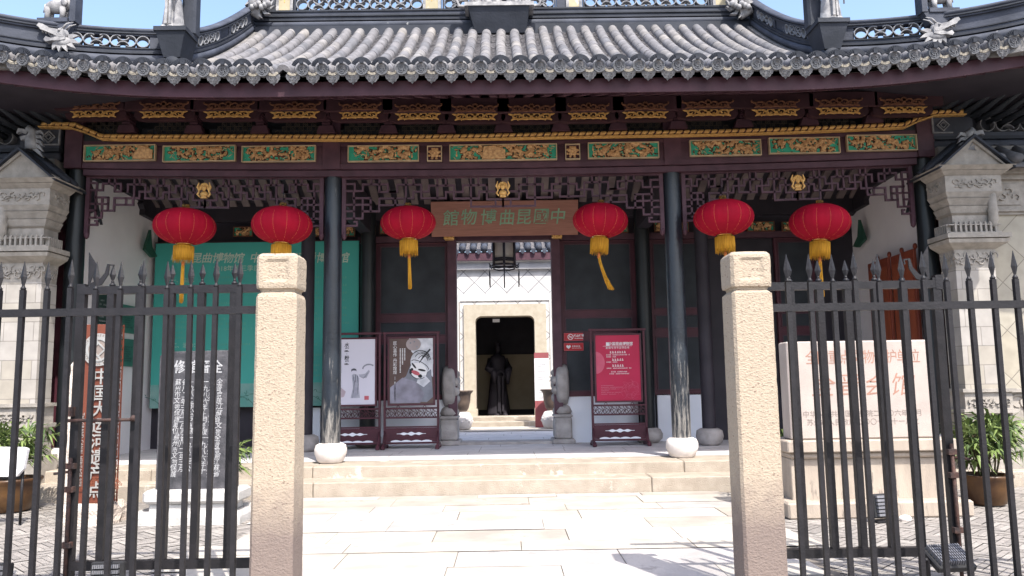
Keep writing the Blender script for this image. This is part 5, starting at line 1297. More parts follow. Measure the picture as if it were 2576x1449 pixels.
def art_mask(ps, pw, zb, zt2, y):
    def U(u, v): return (-pw/2+u*pw, zt2-v*(zt2-zb))
    def el(cu, cv_, ru, rv, a0=0, a1=360, n=20, rot=0):
        P = []
        for k in range(n+1 if a1-a0 < 360 else n):
            t = math.radians(a0+(a1-a0)*k/n); u, v = ru*math.cos(t), rv*math.sin(t); c, s_ = math.cos(rot), math.sin(rot); P.append(U(cu+u*c-v*s_, cv_+(u*s_+v*c)*.7))
        return P
    m = MB()
    m.i = 0; m.prism([U(.45, .0), U(.99, .0), U(.99, .6), U(.8, .45), U(.5, .2)], y-.001, y)
    m.i = 7; m.prism(el(.55, .09, .17, .14), y-.002, y)
    m.i = 2
    for u, v in ((.48, .07), (.57, .05), (.63, .13)): m.prism(el(u, v, .018, .018), y-.003, y)
    m.i = 2; m.prism([U(.38, .58), U(.5, .38), U(.7, .5), U(.95, .48), U(.99, .9), U(.85, .98), U(.3, .95), U(.12, .7)], y-.0015, y)
    m.i = 4; m.prism([U(.02, .75), U(.3, .6), U(.6, .66), U(.8, .85), U(.7, .99), U(.02, .99)], y-.002, y)
    m.i = 0; m.prism(el(.74, .36, .26, .26, rot=.5), y-.004, y)
    m.i = 3; m.prism(el(.66, .5, .20, .17, rot=.5), y-.005, y)
    m.i = 1
    for cu, cv_, ru, rv, a0, a1 in ((.72, .33, .22, .2, 190, 330), (.74, .34, .17, .16, 180, 330), (.76, .35, .11, .12, 180, 330), (.7, .42, .22, .08, 180, 350), (.66, .5, .2, .17, 20, 160)):
        m.ribbon(el(cu, cv_, ru, rv, a0, a1, 12, .5), .012, y-.007, y)
    m.prism(el(.56, .42, .08, .022, rot=.9), y-.006, y); m.prism(el(.74, .49, .09, .024, rot=.2), y-.006, y); m.ribbon([U(.93, .17), U(.76, .3), U(.68, .38)], [.03, .025, .008], y-.008, y)
    m.prism(el(.5, .5, .04, .07, rot=.4), y-.006, y); m.prism(el(.70, .58, .05, .04, rot=.4), y-.006, y)
    for k in range(7): m.ribbon(el(.74+.01*k, .33, .22-.03*k, .2-.02*k, 200, 300+6*k, 8, .5), .006, y-.0075, y)
    m.i = 5; m.prism(el(.6, .53, .10, .045, rot=.4), y-.0075, y)
    m.i = 0; m.prism([U(.66, .6), U(.8, .56), U(.93, .66), U(.78, .75), U(.62, .68)], y-.006, y)
    m.i = 6
    for ch, v in zip('匠心喜作丹彩煌煌', (.075, .135, .195, .255, .34, .40, .46, .52)): x, z = U(.13, v); m.text(ch, .072, x, y-.003, z)
    x, z = U(.13, .6); m.box(x-.002, x+.002, y-.002, y, z-.04, z+.02)
    for k in range(14): x, z = U(.13, .67+.021*k); m.box(x-.012, x+.012, y-.002, y, z-.008, z+.008)
    for u, v0, n in ((.30, .16, 12), (.25, .16, 18), (.35, .16, 9)):
        for k in range(n): x, z = U(u, v0+.021*k); m.box(x-.010, x+.010, y-.002, y, z-.007, z+.007)
    m.build('print', [M_plight, M_pblack, M_pgrey, M_paper, mat('print_mauve', (.30, .29, .36), (.16, .15, .18), 4), M_pink, M_paper, mat('print_dusty', (.40, .34, .34), None, 4)], ps, local=True)
def art_red(ps, pw, zb, zt2, y):
    def U(u, v): return (-pw/2+u*pw, zt2-v*(zt2-zb))
    m = MB()
    m.i = 1
    P = [U(.0+.2*math.cos(math.radians(a)), .42+.17*math.sin(math.radians(a))*1.0) for a in range(-90, 91, 12)]; m.prism(P, y-.001, y)
    for k in range(26):
        a = k*.9; r_ = .05+.012*k; cx, cz = U(.78, .84); m.ring(cx+r_*.5*math.cos(a), cz+r_*.5*math.sin(a), .05+.02*(k % 3), .004, y-.002, y, k*40, k*40+150, 8)
    m.i = 0
    x, z = U(.57, .135); m.text('中国昆曲博物馆', .062, x, y-.002, z, bold=.001, shear=.1); x, z = U(.28, .135); m.box(x-.03, x+.03, y-.002, y, z-.03, z+.03)
    m.box(U(.17, 0)[0], U(.83, 0)[0], y-.002, y, U(0, .168)[1], U(0, .164)[1])
    x, z = U(.5, .195); m.text('星期专场节目预告单', .045, x, y-.002, z, spacing=1.1)
    for v, n in ((.26, .36), (.375, .27), (.465, .27)): a, z = U(.52-n/2*1.1, v); b, _ = U(.52+n/2*1.1, v); m.ticks(a, b, y-.002, z-.02, .042, random.Random(4))
    for v, a_, b_ in ((.30, .24, .78), (.33, .24, .48), (.41, .24, .5), (.505, .24, .8), (.56, .34, .7), (.59, .3, .76)): a, z = U(a_, v); b, _ = U(b_, v); m.ticks(a, b, y-.002, z-.01, .022, random.Random(5))
    m.i = 2
    for k in range(6): a, z = U(.1, .77+.026*k); b, _ = U(.1+(.3, .5, .42, .18, .45, .4)[k], 0); m.ticks(a, b, y-.002, z-.006, .014, random.Random(6+k))
    m.build('print', [M_paper, mat('print_rose', (.55, .12, .18), (.5, .08, .14), 5), mat('print_rose_text', (.6, .25, .32), None, 5)], ps, local=True)
x = at(888, 1000, 14.0).x; poster_stand(x, 14.0, 'poster stand with white ink-figure poster, half behind the left column', M_poster_w, art_ink)
x = at(1035, 1000, 14.0).x; poster_stand(x, 14.0, 'poster stand showing a painted opera mask on a brown poster', M_poster_b, art_mask)
x = at(1557, 1000, 13.95).x; poster_stand(x, 13.95, 'poster stand with the red programme poster, right of the doors', M_poster_r, art_red, .98)

# small wall signs
def wsign(pa, pb, ya, yb, Y, name, label, kind):
    a, b = at(pa, ya, Y), at(pb, yb, Y); x0, x1, z0, z1 = a.x, b.x, min(a.z, b.z), max(a.z, b.z); h = z1-z0
    t = thing(name, label, 'sign', ((x0+x1)/2, Y, z0))
    m = MB(); m.box(x0, x1, Y-.012, Y, z0, z1); m.i = 1; e = .007
    for q in ((x0, x1, z0, z0+e), (x0, x1, z1-e, z1), (x0, x0+e, z0, z1), (x1-e, x1, z0, z1)): m.box(q[0], q[1], Y-.014, Y-.012, q[2], q[3])
    m.build('plate', [M_sred, M_pink], t)
    m = MB(); y = Y-.015; cz = (z0+z1)/2
    if kind == 0:
        cx = x0+h*.85; m.ring(cx, cz, h*.33, h*.08, y, y+.002, 0, 360, 20); m.ribbon([(cx-h*.22, cz+h*.22), (cx+h*.22, cz-h*.22)], h*.06, y-.001, y+.002); m.box(cx-h*.18, cx+h*.16, y, y+.002, cz-h*.05, cz+h*.05)
        m.text('禁止吸烟', h*.32, x0+h*1.9, y, cz+h*.12, bold=.002); m.text('NO SMOKING', h*.17, x0+h*1.9, y, cz-h*.2, bold=.001)
    else:
        cx = x0+h*.6; P = [(cx+h*.018*16*math.sin(t_)**3, cz+h*.018*(13*math.cos(t_)-5*math.cos(2*t_)-2*math.cos(3*t_)-math.cos(4*t_))) for t_ in [2*pi*k/24 for k in range(24)]]; m.prism(P, y, y+.002)
        m.ticks(x0+h*1.05, x1-h*.25, y, cz-.0, h*.22, random.Random(1)); m.ticks(x0+h*1.05, x1-h*.3, y, cz-h*.2, h*.1, random.Random(1))
    m.build('lettering', M_paper, t)
wsign(1418, 1467, 838, 857, YB-.025, 'no_smoking_sign', 'small red no smoking sign on the dark door panel, the upper of two', 0)
wsign(1418, 1468, 863, 882, YB-.025, 'service_sign', 'small red sign with a white heart, below the no smoking sign', 1)

# notices on the left white wall
XWL = -6.63
def onwall(px, py): r = ray(px, py); return Vector((0, 0, CZ)) + r*(XWL/r.x)
for k, (pa, pb, ya, yb, mt, lab) in enumerate([(303, 338, 768, 838, M_notice, 'upper green text panel on the left white wall'), (303, 338, 853, 922, M_notice, 'lower green text panel on the left white wall'), (243, 276, 735, 838, M_notblack, 'black notice with white lettering on the left white wall, nearest the porch front')]):
    a, b = onwall(pa, ya), onwall(pb, yb); y0, y1 = min(a.y, b.y), max(a.y, b.y); z1 = onwall((pa+pb)/2, ya).z; z0 = onwall((pa+pb)/2, yb).z
    t = thing('wall_panel', lab, 'notice', (XWL, (y0+y1)/2, z0), group='text panels on the left wall')
    m = MB(); m.box(XWL-.02, XWL+.015, y0, y1, z0, z1); m.build('panel', mt, t)
    m = MB(); rq = random.Random(k); My = Matrix(((0, 0, 0, XWL+.017), (1, 0, 0, 0), (0, 0, 1, 0), (0, 0, 0, 1)))
    Mx_ = Matrix(((0, 1, 0, XWL+.018), (1, 0, 0, 0), (0, 0, 1, 0), (0, 0, 0, 1)))
    for j in range(7): m.ticks(y0+.08, y1-.1-rq.random()*.15, 0, z1-.15-(z1-z0-.2)*j/7, .03, rq)
    m.xf(Mx_); m.build('lettering', M_chalk if mt is M_notblack else M_notblack, t)

# orange folding boards by the right wall
t = thing('folding_doors', 'orange-brown wooden door leaves folded against the right white wall', 'door leaves', (6.5, 12.8, ZP))
for k in range(4):
    y0 = 12.15+.42*k; m = MB(); a = at(2225+(3-k)*35, 700-k*0, y0)
    zt3 = ZP+3.12; m.cbox((6.42+.04*(k % 2), y0+.2, (ZP+zt3)/2), (.05, .40, zt3-ZP), .008)
    m.i = 1; m.box(6.385+.04*(k % 2), 6.395+.04*(k % 2), y0+.05, y0+.35, ZP+1.4, zt3-.15); m.i = 0; m.lathe([(.02, 0), (.035, .03), (.03, .07), (.015, .09)], (6.44, y0+.02, zt3), 8)
    m.build('door_leaf', [M_board, mat('orange_panel', (.26, .065, .03), (.2, .05, .025), 3, .6, stretch=(3, 3, .4))], t)

# ================================================================ STONE GATEPOSTS
for (xa, xb, lab, bb) in ((-1.70, -1.43, 'left stone gatepost of pitted warm granite with a square carved cap', .0), (1.535, 1.81, 'right stone gatepost of pitted granite, its left side in shade', 0)):
    xc = (xa+xb)/2; ys = 5.3; wd = xb-xa; yc = ys+wd/2
    p = thing('stone_gatepost', lab, 'gatepost', (xc, yc, 0), group='granite gateposts')
    zz = .0 if xc < 0 else -.035
    def noisy(m, amp=.004, sc=22):
        m.v = [tuple(Vector(v)+Vector((noise.noise(Vector(v)*sc+Vector((5, 0, 0))), noise.noise(Vector(v)*sc+Vector((0, 9, 0))), noise.noise(Vector(v)*sc+Vector((0, 0, 3)))))*amp) for v in m.v]
    def grid_prism(levels, ch):
        # levels: (z, halfwidth); chamfered square, subdivided
        m = MB(); rings = []; nside = 8
        for z, h in levels:
            c = ch*h/.135; pts = []
            corners = [(-h+c, -h), (h-c, -h), (h, -h+c), (h, h-c), (h-c, h), (-h+c, h), (-h, h-c), (-h, -h+c)]
            for i in range(8):
                a, b = corners[i], corners[(i+1) % 8]; n = nside if i % 2 == 0 else 2
                for k in range(n): pts.append((xc+a[0]+(b[0]-a[0])*k/n, yc+a[1]+(b[1]-a[1])*k/n, z))
            rings.append(pts)
        m.loft(rings, True, True, False); return m
    lv = [(.0, .142), (.02, .142)] + [(.02+k*.05, .142-.004*k/42) for k in range(1, 42)] + [(2.09+zz, .137), (2.11+zz, .13), (2.125+zz, .115)]
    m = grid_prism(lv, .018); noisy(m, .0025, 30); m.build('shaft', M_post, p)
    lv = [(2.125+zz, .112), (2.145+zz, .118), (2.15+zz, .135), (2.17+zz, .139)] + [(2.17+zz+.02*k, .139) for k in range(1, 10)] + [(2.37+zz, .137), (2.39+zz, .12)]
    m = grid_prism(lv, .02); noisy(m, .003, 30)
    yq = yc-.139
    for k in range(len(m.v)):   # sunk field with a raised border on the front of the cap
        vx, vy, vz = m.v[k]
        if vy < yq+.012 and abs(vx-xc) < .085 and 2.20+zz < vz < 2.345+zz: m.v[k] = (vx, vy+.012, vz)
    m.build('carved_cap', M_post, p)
    # iron strap for the hinges
    m = MB(); s_ = -1 if xc < 0 else 1
    for z in (2.2, .3): m.box(xc+s_*.13 if s_ > 0 else xc-.2, xc+.2 if s_ > 0 else xc-.13, yc+.12, yc+.18, z-.03, z+.03)
    m.build('hinge', M_iron, p)

# ================================================================ IRON FENCES AND GATE LEAVES
def spike(m, x, y, z, h=.17, w_=.024):
    m.lathe([(.016, 0), (.019, .012), (.011, .022), (.009, .03)], (x, y, z), 8)
    rings = []
    for q, zz_ in ((.009, .028), (w_, .028+h*.35), (.002, .028+h)): rings.append([(x-q, y, z+zz_), (x, y-q*.5, z+zz_), (x+q, y, z+zz_), (x, y+q*.5, z+zz_)])
    m.loft(rings, True, True, False)
def fence(px0, step, n, lab, rz_, tip, x_end, sgn):
    y = 5.36; f = thing('iron_fence', lab, 'fence', (at(px0+step*n/2, 700, y).x, y, 0), group='black iron fences beside the gateposts')
    m = MB(); xs = [at(px0+step*k*1.0, 690, y).x for k in range(n)]
    xo = sgn*(abs(xs[-1 if sgn > 0 else 0])+1.2)
    a, b = (x_end, xo) if sgn > 0 else (xo, x_end)
    m.box(a, b, y-.02, y+.02, rz_-.052, rz_); m.build('top_rail', M_iron, f)
    m = MB(); m.box(a, b, y-.02, y+.02, .12, .165); m.build('bottom_rail', M_iron, f)
    d = abs(xs[1]-xs[0]); extra = [xs[-1]+d*k for k in range(1, 8)] if sgn > 0 else [xs[0]-d*k for k in range(1, 8)]
    r = random.Random(n)
    for x in xs+extra:
        m = MB(); dz = r.uniform(-.012, .012); zt_ = tip-.2+dz; j = r.uniform(-.003, .003)
        yq = y+.0
        m.box(x-.0155+j, x+.0155+j, yq-.0165, yq+.0165, .04, zt_); spike(m, x+j, yq, zt_); tq = r.uniform(-.0035, .0035); m.warp(lambda a, b, c: (a+tq*(c-1), b, c)); m.build('bar', M_iron, f)
    return f
fence(0, 60.4, 11, 'long black iron fence with spiked bars left of the left gatepost', 2.035, 2.37, -1.69, -1)
fence(1978.5, 57.4, 11, 'long black iron fence with spiked bars right of the right gatepost', 1.995, 2.345, 1.81, 1)
def leaf(pxs, x_h, lab, zr_, sgn):
    y = 6.02; xs = sorted(at(p, 875, y).x for p in pxs); xfree = xs[0] if sgn < 0 else xs[-1]
    f = thing('gate_leaf', lab, 'gate', (x_h, y, 0), group='opened iron gate leaves behind the fences')
    a, b = min(xfree, x_h), max(xfree, x_h)
    m = MB(); m.box(a-.03, b, y-.028, y+.028, zr_-.06, zr_); m.build('top_rail', M_iron, f)
    m = MB(); m.box(a-.03, b, y-.028, y+.028, .16, .225); m.build('bottom_rail', M_iron, f)
    for x in xs:
        w_ = .031 if x == xfree else .026
        m = MB(); m.box(x-w_, x+w_, y-.026, y+.026, .225 if x != xfree else .06, zr_-.06 if x != xfree else zr_+.02)
        if x != xfree:
            m.lathe([(.02, zr_), (.026, zr_+.012), (.01, zr_+.03)], (x, y, 0), 8); m.ball((x, y, zr_+.035), .013, 8, 5)
            rings = []
            for q, zz_ in ((.008, .04), (.026, .09), (.002, .17)): rings.append([(x-q, y, zr_+zz_), (x, y-q*.6, zr_+zz_), (x+q, y, zr_+zz_), (x, y+q*.6, zr_+zz_)])
            m.loft(rings, True, True, False)
        m.build('bar', M_iron, f)
    # corner scroll and half spike
    m = MB(); s_ = -sgn; x = xfree
    m.prism([(x+s_*.04, zr_), (x+s_*.035, zr_+.27), (x+s_*.10, zr_+.17), (x+s_*.06, zr_+.04)], y-.004, y+.004)
    m.ribbon([(x+s_*.05, zr_+.01), (x+s_*.13, zr_+.03), (x+s_*.18, zr_+.10), (x+s_*.19, zr_+.17), (x+s_*.23, zr_+.165), (x+s_*.225, zr_+.13)], [.03, .045, .03, .02, .014, .01], y-.006, y+.006)
    m.build('corner_scroll', M_iron, f)
    # drop bolt on the free stile
    m = MB(); m.tube([(xfree+sgn*.0+s_*.0, y-.05, .02), (xfree, y-.05, .98)], .014, 8); 
    for z in (.35, .75, .92): m.box(xfree-.035, xfree+.035, y-.07, y-.026, z-.02, z+.02)
    m.tube([(xfree, y-.05, .88), (xfree+sgn*.10, y-.09, .87)], .011, 6); m.build('drop_bolt', M_rust, f)
    if sgn < 0:
        m = MB(); z = at(250, 1057, y-.06).z; m.tube([(at(163, 1057, y-.06).x, y-.06, z), (at(352, 1057, y-.06).x, y-.06, z)], .013, 8); m.box(at(172, 1030, y-.05).x-.03, at(172, 1030, y-.05).x+.04, y-.07, y-.026, z+.03, z+.1)
        m.ball((at(335, 1055, y-.06).x, y-.06, z+.01), .025, 8, 5); m.build('side_bolt', M_rust, f)
    else:
        m = MB(); m.box(xfree-.01, xfree+.05, y-.03, y+.03, zr_-.07, zr_+.04); m.build('corner_plate', M_iron, f)
leaf((201, 276, 348, 427, 504, 586), -1.62, 'left iron gate leaf swung open behind the fence, with a rusty side bolt', 2.268, -1)
leaf((1995, 2069, 2139, 2211, 2281, 2365), 1.75, 'right iron gate leaf swung open in front of the big pale stele', 2.222, 1)

# ================================================================ STELES
# right: pale granite heritage stele
t = thing('pale_stele', 'broad pale granite stele with red engraved Chinese characters on a moulded pedestal', 'stele', (3.85, 8.8, 0))
def seg_box(m, xa, xb, y0, y1, z0, z1, b=.012): m.cbox(((xa+xb)/2, (y0+y1)/2, (z0+z1)/2), (xb-xa, y1-y0, z1-z0), b)
Yf = 8.75; x0, x1 = at(1984, 980, Yf).x, at(2347, 980, Yf).x; zb_s, zt_s = at(2160, 1104, Yf).z, at(2160, 857, Yf).z
m = MB(); seg_box(m, x0, x1, Yf, Yf+.26, zb_s, zt_s, .015); sl_ = m.build('slab', M_stele, t)
m = MB()
for i, ch in enumerate('全国重点文物保护单位'):
    c = at(2041+28.7*i, 900, Yf); m.text(ch, .165, c.x, Yf-.002, at(2190, 900, Yf).z, sx=.85)
for i, ch in enumerate('全晋会馆'):
    c = at(2068+66.5*i, 972, Yf); m.text(ch, .27, c.x, Yf-.002, at(2180, 972, Yf).z, shear=.2, bold=-.001)
m.build('red_lettering', M_engrave, sl_)
m = MB(); c = at(2180, 1041, Yf); m.text('中华人民共和国国务院二〇〇六年五月', .078, (x0+x1)/2, Yf-.002, c.z); c = at(2180, 1062, Yf); m.text('苏州市人民政府二〇〇七年十一月立', .078, (x0+x1)/2, Yf-.002, c.z)
m.build('small_lettering', M_engrave2, sl_)
m = MB(); xa, xb = at(1978, 1120, 8.66).x, at(2403, 1120, 8.66).x; xm0, xm1 = at(1982, 1200, 8.72).x, at(2392, 1200, 8.72).x
zA, zB = zb_s, at(2190, 1136, 8.66).z; seg_box(m, xa, xb, 8.62, 9.3, zB, zA-.003)
seg_box(m, xa+.05, xb-.05, 8.67, 9.25, zB-.07, zB-.002, .02); m.i = 0
zC = at(2190, 1264, 8.72).z; seg_box(m, xm0+.04, xm1-.02, 8.72, 9.2, zC, zB-.072, .008)
seg_box(m, xm0+.0, xm1+.03, 8.66, 9.26, zC-.06, zC-.002, .03); seg_box(m, xm0-.06, xm1+.10, 8.56, 9.36, .12, zC-.062, .035); seg_box(m, xm0-.08, xm1+.12, 8.52, 9.4, -.01, .165, .02)
m.build('pedestal', M_pedestal, t)
# left: black stele
t = thing('black_stele', 'black stone stele with white Chinese inscription on a grey pedestal behind the left gate', 'stele', (-3.55, 9.1, 0))
Yf = 9.0; ca, cb, cc, cd_ = at(402, 885, Yf), at(592, 880, Yf), at(390, 1232, Yf), at(586, 1232, Yf)
m = MB(); Nn = 14
poly = [(cc.x, cc.z-.03), (cd_.x, cd_.z-.03), (cb.x, cb.z-.02), (cb.x-.02, cb.z), (ca.x+.06, ca.z), (ca.x, ca.z-.05)]
m.prism(poly, Yf, Yf+.2); sl_ = m.build('slab', M_ink, t, bevel=.012)
m = MB()
rq = random.Random(17)
for i, ch in enumerate('修館晉全'):
    c = at(452+31.5*i, 925, Yf); m.text(ch, .155, c.x, Yf-.002, c.z, bold=.003, sx=.8)
txt = ['全晉會館江蘇省文物', '清光緒年間重修竣工', '一九八六年十月修復', '一九六三年蘇州市文', '一九八二年公布為蘇', '省八二年三月二日四', '蘇州市文物保護單位']
for i in range(7):
    rr = random.Random(i); z = at(500, 962, Yf).z; zend = at(500, 1195, Yf).z; j = 0
    cx = at(549-17.5*i, 1050, Yf).x
    while z > zend:
        ch = txt[i][j % 9]; h = rr.uniform(.068, .082)
        m.text(ch, h, cx-.012*(j/22)+rr.uniform(-.008, .008), Yf-.002, z, bold=.0005, shear=rr.uniform(-.1, .3), sx=rr.uniform(.8, 1.05)); z -= h*.92; j += 1
m.build('inscription', M_chalk, sl_)
m = MB(); za = at(480, 1232, 8.95).z; zb2_ = at(480, 1266, 8.95).z
xl, xr = at(358, 1250, 8.9).x, at(600, 1250, 8.9).x; seg_box(m, xl, xr, 8.88, 9.36, zb2_, za, .03); zc_ = at(480, 1287, 8.95).z
seg_box(m, xl+.06, xr-.08, 8.93, 9.3, zc_, zb2_-.002, .01)
m.loft([[(xl-.0-e, 8.86-e, z), (xr-.0+e, 8.86-e, z), (xr-.0+e, 9.36+e, z), (xl-.0-e, 9.36+e, z)] for e, z in ((.05, -.02), (.05, .07), (.03, .14), (-.01, zc_-.02), (-.05, zc_-.002))], True, True, False)
m.build('pedestal', M_pedgrey, t)

# ================================================================ ORANGE HERITAGE SIGN
Ys = 8.95
t = thing('heritage_sign', 'tall orange-brown heritage sign with round silver emblem set in a rough stone base', 'sign', (-4.6, Ys, 0))
xl, xr = at(203, 1000, Ys).x, at(287, 1000, Ys).x; zt_, zb_o = at(250, 816, Ys).z, at(240, 1266, Ys).z
m = MB(); seg_box(m, xl, xr, Ys, Ys+.12, zb_o, zt_, .006)
m.box(xl-.004, xr+.004, Ys-.01, Ys, zb_o+.13, zb_o+.14)
bd = m.build('board', M_orange, t)
m = MB()
for r_ in range(3):
    for k in range(7):
        for q in (.028, .045, .06): m.ring(xl+.04+.062*k+(.031 if r_ % 2 else 0), zb_o+.15+.035*r_, q, .004, Ys-.004-.001*r_, Ys, 0, 180, 10)
m.build('wave_relief', mat('orange_relief', (.24, .08, .045), None, 5), bd)
ec = at(238, 880, Ys); ex = (xl+xr)/2-.0
m = MB(); R_ = .185; z = ec.z
m.prism([(ex+R_*math.cos(2*pi*k/40), z+R_*math.sin(2*pi*k/40)) for k in range(40)], Ys-.02, Ys+.0)
m.i = 1; m.prism([(ex+.135*math.cos(2*pi*k/36), z+.135*math.sin(2*pi*k/36)) for k in range(36)], Ys-.023, Ys-.02); m.i = 0
m.ring(ex, z, .122, .022, Ys-.032, Ys-.022, 0, 360, 36)
m.ribbon([(ex, z+.075), (ex+.075, z), (ex, z-.075), (ex-.075, z)], .024, Ys-.032, Ys-.022, True)
m.ribbon([(ex+.0, z-.075), (ex+.05, z-.125)], .022, Ys-.031, Ys-.022); m.ribbon([(ex-.0, z+.075), (ex-.05, z+.125)], .022, Ys-.031, Ys-.022)
m.i = 1
def circ_text(m, body, a0, da, flip=1):
    for i, ch in enumerate(body):
        a = math.radians(a0+da*i); M_ = Matrix.Translation((ex+.16*math.cos(a), Ys-.021, z+.16*math.sin(a))) @ Matrix.Rotation(-(a-pi/2 if flip > 0 else a+pi/2), 4, 'Y')
        m.text(ch, .038, 0, 0, 0, M=M_, bold=.001)
circ_text(m, 'WORLD HERITAGE', 165, -11.5); circ_text(m, 'PATRIMOINE MONDIAL', 190, 9.5, -1)
m.build('round_emblem', [M_silver, M_engrave2], bd)
m = MB()
for i, ch in enumerate('中国大运河遗产点'):
    c = at(254-3.0*i, 950+41*i if i < 5 else 950+41*i-2, Ys); m.text(ch, .19, ex+.04, Ys-.014, c.z, ext=.006, bold=.002)
for i, ch in enumerate('全晋会馆'):
    c = at(254, 1060+30*i, Ys); m.text(ch, .10, xr-.04, Ys-.014, c.z, ext=.004)
Mr = Matrix.Translation((xl+.04, Ys-.012, at(240, 1130, Ys).z)) @ Matrix.Rotation(pi/2, 4, 'Y')
m.text('THE GRAND CANAL HERITAGE SITE', .05, 0, 0, 0, ext=.002, M=Mr)
m.build('lettering', M_silver, bd)
m = MB(); xs_ = xr+.012; n = 16; hz = (zt_-zb_o)/n
for k in range(n):
    z = zb_o+hz*k; e = .0
    m.box(xs_, xs_+.012, Ys-.02, Ys-.005, z, z+hz); m.box(xs_, xs_+.012, Ys+.115, Ys+.13, z, z+hz)
    m.box(xs_, xs_+.011, Ys-.006, Ys+.08, z+hz*.1, z+hz*.2); m.box(xs_, xs_+.011, Ys+.07, Ys+.082, z+hz*.1, z+hz*.6); m.box(xs_, xs_+.011, Ys+.03, Ys+.07, z+hz*.5, z+hz*.6); m.box(xs_, xs_+.011, Ys+.04, Ys+.115, z+hz*.8, z+hz*.9)
m.build('fret_edge', M_orange, t)
m = MB(); nx = 10
def rough(x0, x1, y0, y1, z0, z1, amp=.03):
    st = len(m.v); rings = []; nz = max(3, int((z1-z0)/.06))
    for k in range(nz+1):
        z = z0+(z1-z0)*k/nz; e = .03 if k in (nz,) else 0; P = []
        for i in range(6): P.append((x0+e+(x1-x0-2*e)*i/6, y0+e, z))
        for i in range(4): P.append((x1-e, y0+e+(y1-y0-2*e)*i/4, z))
        for i in range(6): P.append((x1-e-(x1-x0-2*e)*i/6, y1-e, z))
        for i in range(4): P.append((x0+e, y1-e-(y1-y0-2*e)*i/4, z))
        rings.append(P)
    m.loft(rings, True, True, False)
    for i in range(st, len(m.v)):
        v = Vector(m.v[i]); m.v[i] = tuple(v+Vector((noise.noise(v*7), noise.noise(v*7+Vector((9, 0, 0))), noise.noise(v*7+Vector((0, 7, 0)))))*amp)
a, b = at(152, 1300, 8.9).x, at(272, 1300, 8.9).x; rough(a, b+.02, 8.85, 9.3, -.05, zb_o-.005); rough(a-.0, xl-.02, 8.95, 9.25, -.02, at(168, 905, 8.95).z, .02)
m.build('stone_base', mat('rough_pale_stone', (.60, .53, .47), (.45, .38, .33), 6, .9, .8, 40, c3=(.22, .17, .15), c3t=.68, c3scale=10), t)

# ================================================================ PLANTS
def palm(name, x, y, z0, h, n, seed, label, pot=None, spread=.5, lean=0):
    r = random.Random(seed); t = thing(name, label, 'plant', (x, y, z0), group='potted lady palms')
    if pot:
        m = MB(); R, hp = pot
        m.lathe([(R*.62, 0), (R*.72, .02), (R*.92, hp*.55), (R*.98, hp*.85), (R*1.06, hp*.93), (R*1.06, hp), (R*.95, hp), (R*.93, hp*.9), (.02, hp*.88)], (x, y, z0), 28)
        p = m.build('pot', M_pot, t); m = MB(); m.lathe([(R*.93, hp*.86), (R*.8, hp*.9), (.02, hp*.93)], (x, y, z0), 18); m.build('soil', M_soil, p)
        zb = z0+hp*.9
    else: zb = z0
    st = MB(); lf = MB()
    for k in range(n):
        a = r.uniform(0, 2*pi); q = r.uniform(0, .12); bx, by = x+q*math.cos(a), y+q*math.sin(a)
        hh = h*r.uniform(.35, .82); tx, ty = bx+r.uniform(-.18, .18)*spread*2+lean*hh, by+r.uniform(-.18, .18)*spread
        st.tube([(bx, by, zb-.02), ((bx+tx)/2, (by+ty)/2, zb+hh*.5), (tx, ty, zb+hh)], [.012, .01, .006], 5)
        for f in range(r.randint(3, 5)):
            fz = zb+hh*r.uniform(.45, 1.02); u = (fz-zb)/hh; ox, oy = bx+(tx-bx)*u, by+(ty-by)*u
            da = r.uniform(0, 2*pi); el = r.uniform(.1, 1.1); L = r.uniform(.14, .26)
            d = Vector((math.cos(da)*math.cos(el), math.sin(da)*math.cos(el), math.sin(el)))
            c = Vector((ox, oy, fz)) + d*L
            st.tube([(ox, oy, fz), tuple(c)], .003, 4)
            side = d.cross(Vector((0, 0, 1))).normalized(); up = side.cross(d).normalized(); nb_ = r.randint(7, 10)
            for b in range(nb_):
                ph = (b/(nb_-1)-.5)*math.radians(210)+r.uniform(-.08, .08); dd = (d*math.cos(ph)+side*math.sin(ph)).normalized()
                LL_ = r.uniform(.24, .40)*(1-.2*abs(ph)); w_ = r.uniform(.012, .021); ws = dd.cross(up).normalized()
                P0 = c; P1 = c+dd*LL_*.5+up*.02; P2 = c+dd*LL_+Vector((0, 0, -.06-.08*r.random()))
                lf.i = r.choice([0, 0, 1])
                lf.add([P0-ws*.003, P0+ws*.003, P1+ws*w_, P1-ws*w_, P1+up*.004, P2], [(0, 1, 2, 4), (0, 4, 3), (4, 2, 5), (3, 4, 5)], False)
    st.build('stems', M_stem, t); lf.build('leaves', [M_leaf, M_leaf2], t)
c = gz(22, 1285, 0); palm('potted_palm', c.x, c.y, 0, .72, 15, 3, 'lady palm in a brown glazed pot at the far left, behind the white board', (.34, .40))
c = gz(2508, 1275, 0); palm('potted_palm', c.x+.02, c.y+.2, 0, .72, 20, 8, 'lady palm in a brown glazed pot to the right of the big pale stele', (.27, .34), spread=.7)
palm('potted_palm', -3.62, 9.75, 0, .5, 14, 5, 'lady palm mostly hidden behind the black stele', (.25, .3), spread=.8)
palm('potted_palm', 3.32, 9.85, 0, .6, 9, 6, 'lady palm peeking out left of the big pale stele', (.22, .3), spread=.5)

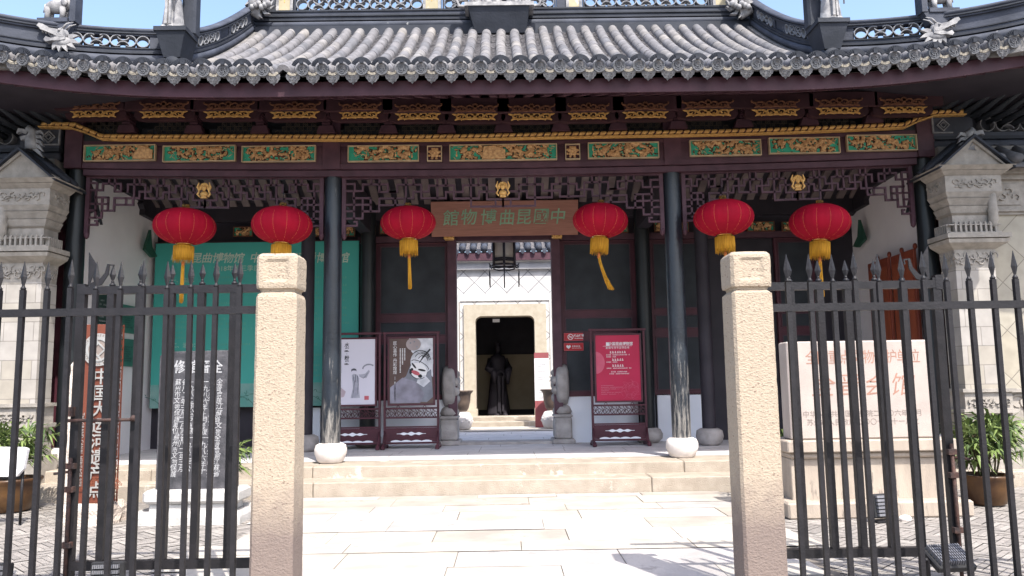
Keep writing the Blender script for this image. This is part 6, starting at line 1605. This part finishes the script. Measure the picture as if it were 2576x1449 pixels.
# white board at the far left
c = at(25, 1165, 8.9)
t = thing('white_board', 'tilted white plastic board at the far left edge before the potted palm', 'board', (c.x, 8.9, 0))
m = MB(); a0 = at(-40, 1125, 8.9); a1 = at(68, 1130, 8.9); a2 = at(58, 1180, 8.9); a3 = at(40, 1200, 8.9); a4 = at(-40, 1200, 8.9)
m.prism([(a4.x, a4.z), (a3.x, a3.z), (a2.x, a2.z), (a1.x, a1.z), (a1.x-.05, a1.z+.02), (a0.x, a0.z)], 8.9, 8.96); m.build('panel', M_paper, t, bevel=.008)
m = MB(); 
for dx in (-.2, .1): m.tube([(c.x+dx, 8.98, 0), (c.x+dx, 8.98, a4.z+.1)], .015, 6)
m.box(a4.x, a3.x, 8.95, 9.0, a4.z-.03, a4.z-.002); m.build('stand', M_iron, t)

# ================================================================ FLOODLIGHTS
def flood(x, y, z, w_, h, rot, tilt, lab):
    t = thing('floodlight', lab, 'floodlight', (x, y, 0), rot, group='black LED floodlights on the ground')
    m = MB(); m.cbox((0, 0, 0), (w_, .05, h), .008)
    m.build_l = None
    fins = MB()
    nrow = 6
    for r_ in range(nrow):
        for k in range(14):
            zz = -h/2+.03+(h-.06)*r_/(nrow-1); xx = -w_/2+.03+(w_-.06)*k/13
            fins.box(xx-.004, xx+.004, -.06, -.025, zz-.012, zz+.012)
    T_ = Matrix.Translation((0, 0, z)) @ Matrix.Rotation(tilt, 4, 'X')
    m.xf(T_); fins.xf(T_)
    b = m.build('housing', M_lampgrey, t, local=True); fins.build('cooling_fins', M_lampfin, b, local=True)
    m = MB(); m.box(-w_/2+.012, w_/2-.012, .026, .03, -h/2+.012, h/2-.012); m.xf(T_); m.build('glass', M_glassd, b, local=True)
    m = MB(); m.ribbon([(-w_/2-.012, z), (-w_/2-.012, .02), (w_/2+.012, .02), (w_/2+.012, z)], .014, -.02, .02); m.box(-.08, .08, -.06, .06, -.0, .018)
    m.ball((-w_/2-.02, 0, z), .016, 8, 5); m.ball((w_/2+.02, 0, z), .016, 8, 5); m.build('bracket', M_iron, t, local=True)
c = at(277, 1400, 5.7); flood(c.x, 5.68, .17, .225, .24, .05, -.1, 'ribbed grey-black floodlight on the ground behind the left fence')
c = at(2390, 1420, 5.7); flood(c.x, 5.72, .20, .29, .22, .1, -1.1, 'black floodlight tilted to the sky behind the right fence')
c = at(-8, 1400, 5.7); flood(c.x, 5.7, .17, .225, .24, -.1, -.1, 'black floodlight cut off by the left edge of the picture')
c = gz(2213, 1311, 0); flood(c.x, 8.3, .16, .17, .24, .2, -.12, 'small black floodlight leaning at the foot of the pale stele')
c = gz(2275, 1308, 0); m = MB(); m.ball((c.x, 8.35, .015), (.07, .05, .04), 10, 6); tag(m.build('white_stone', M_ball), 'small white stone lying at the foot of the pale stele', 'stone')
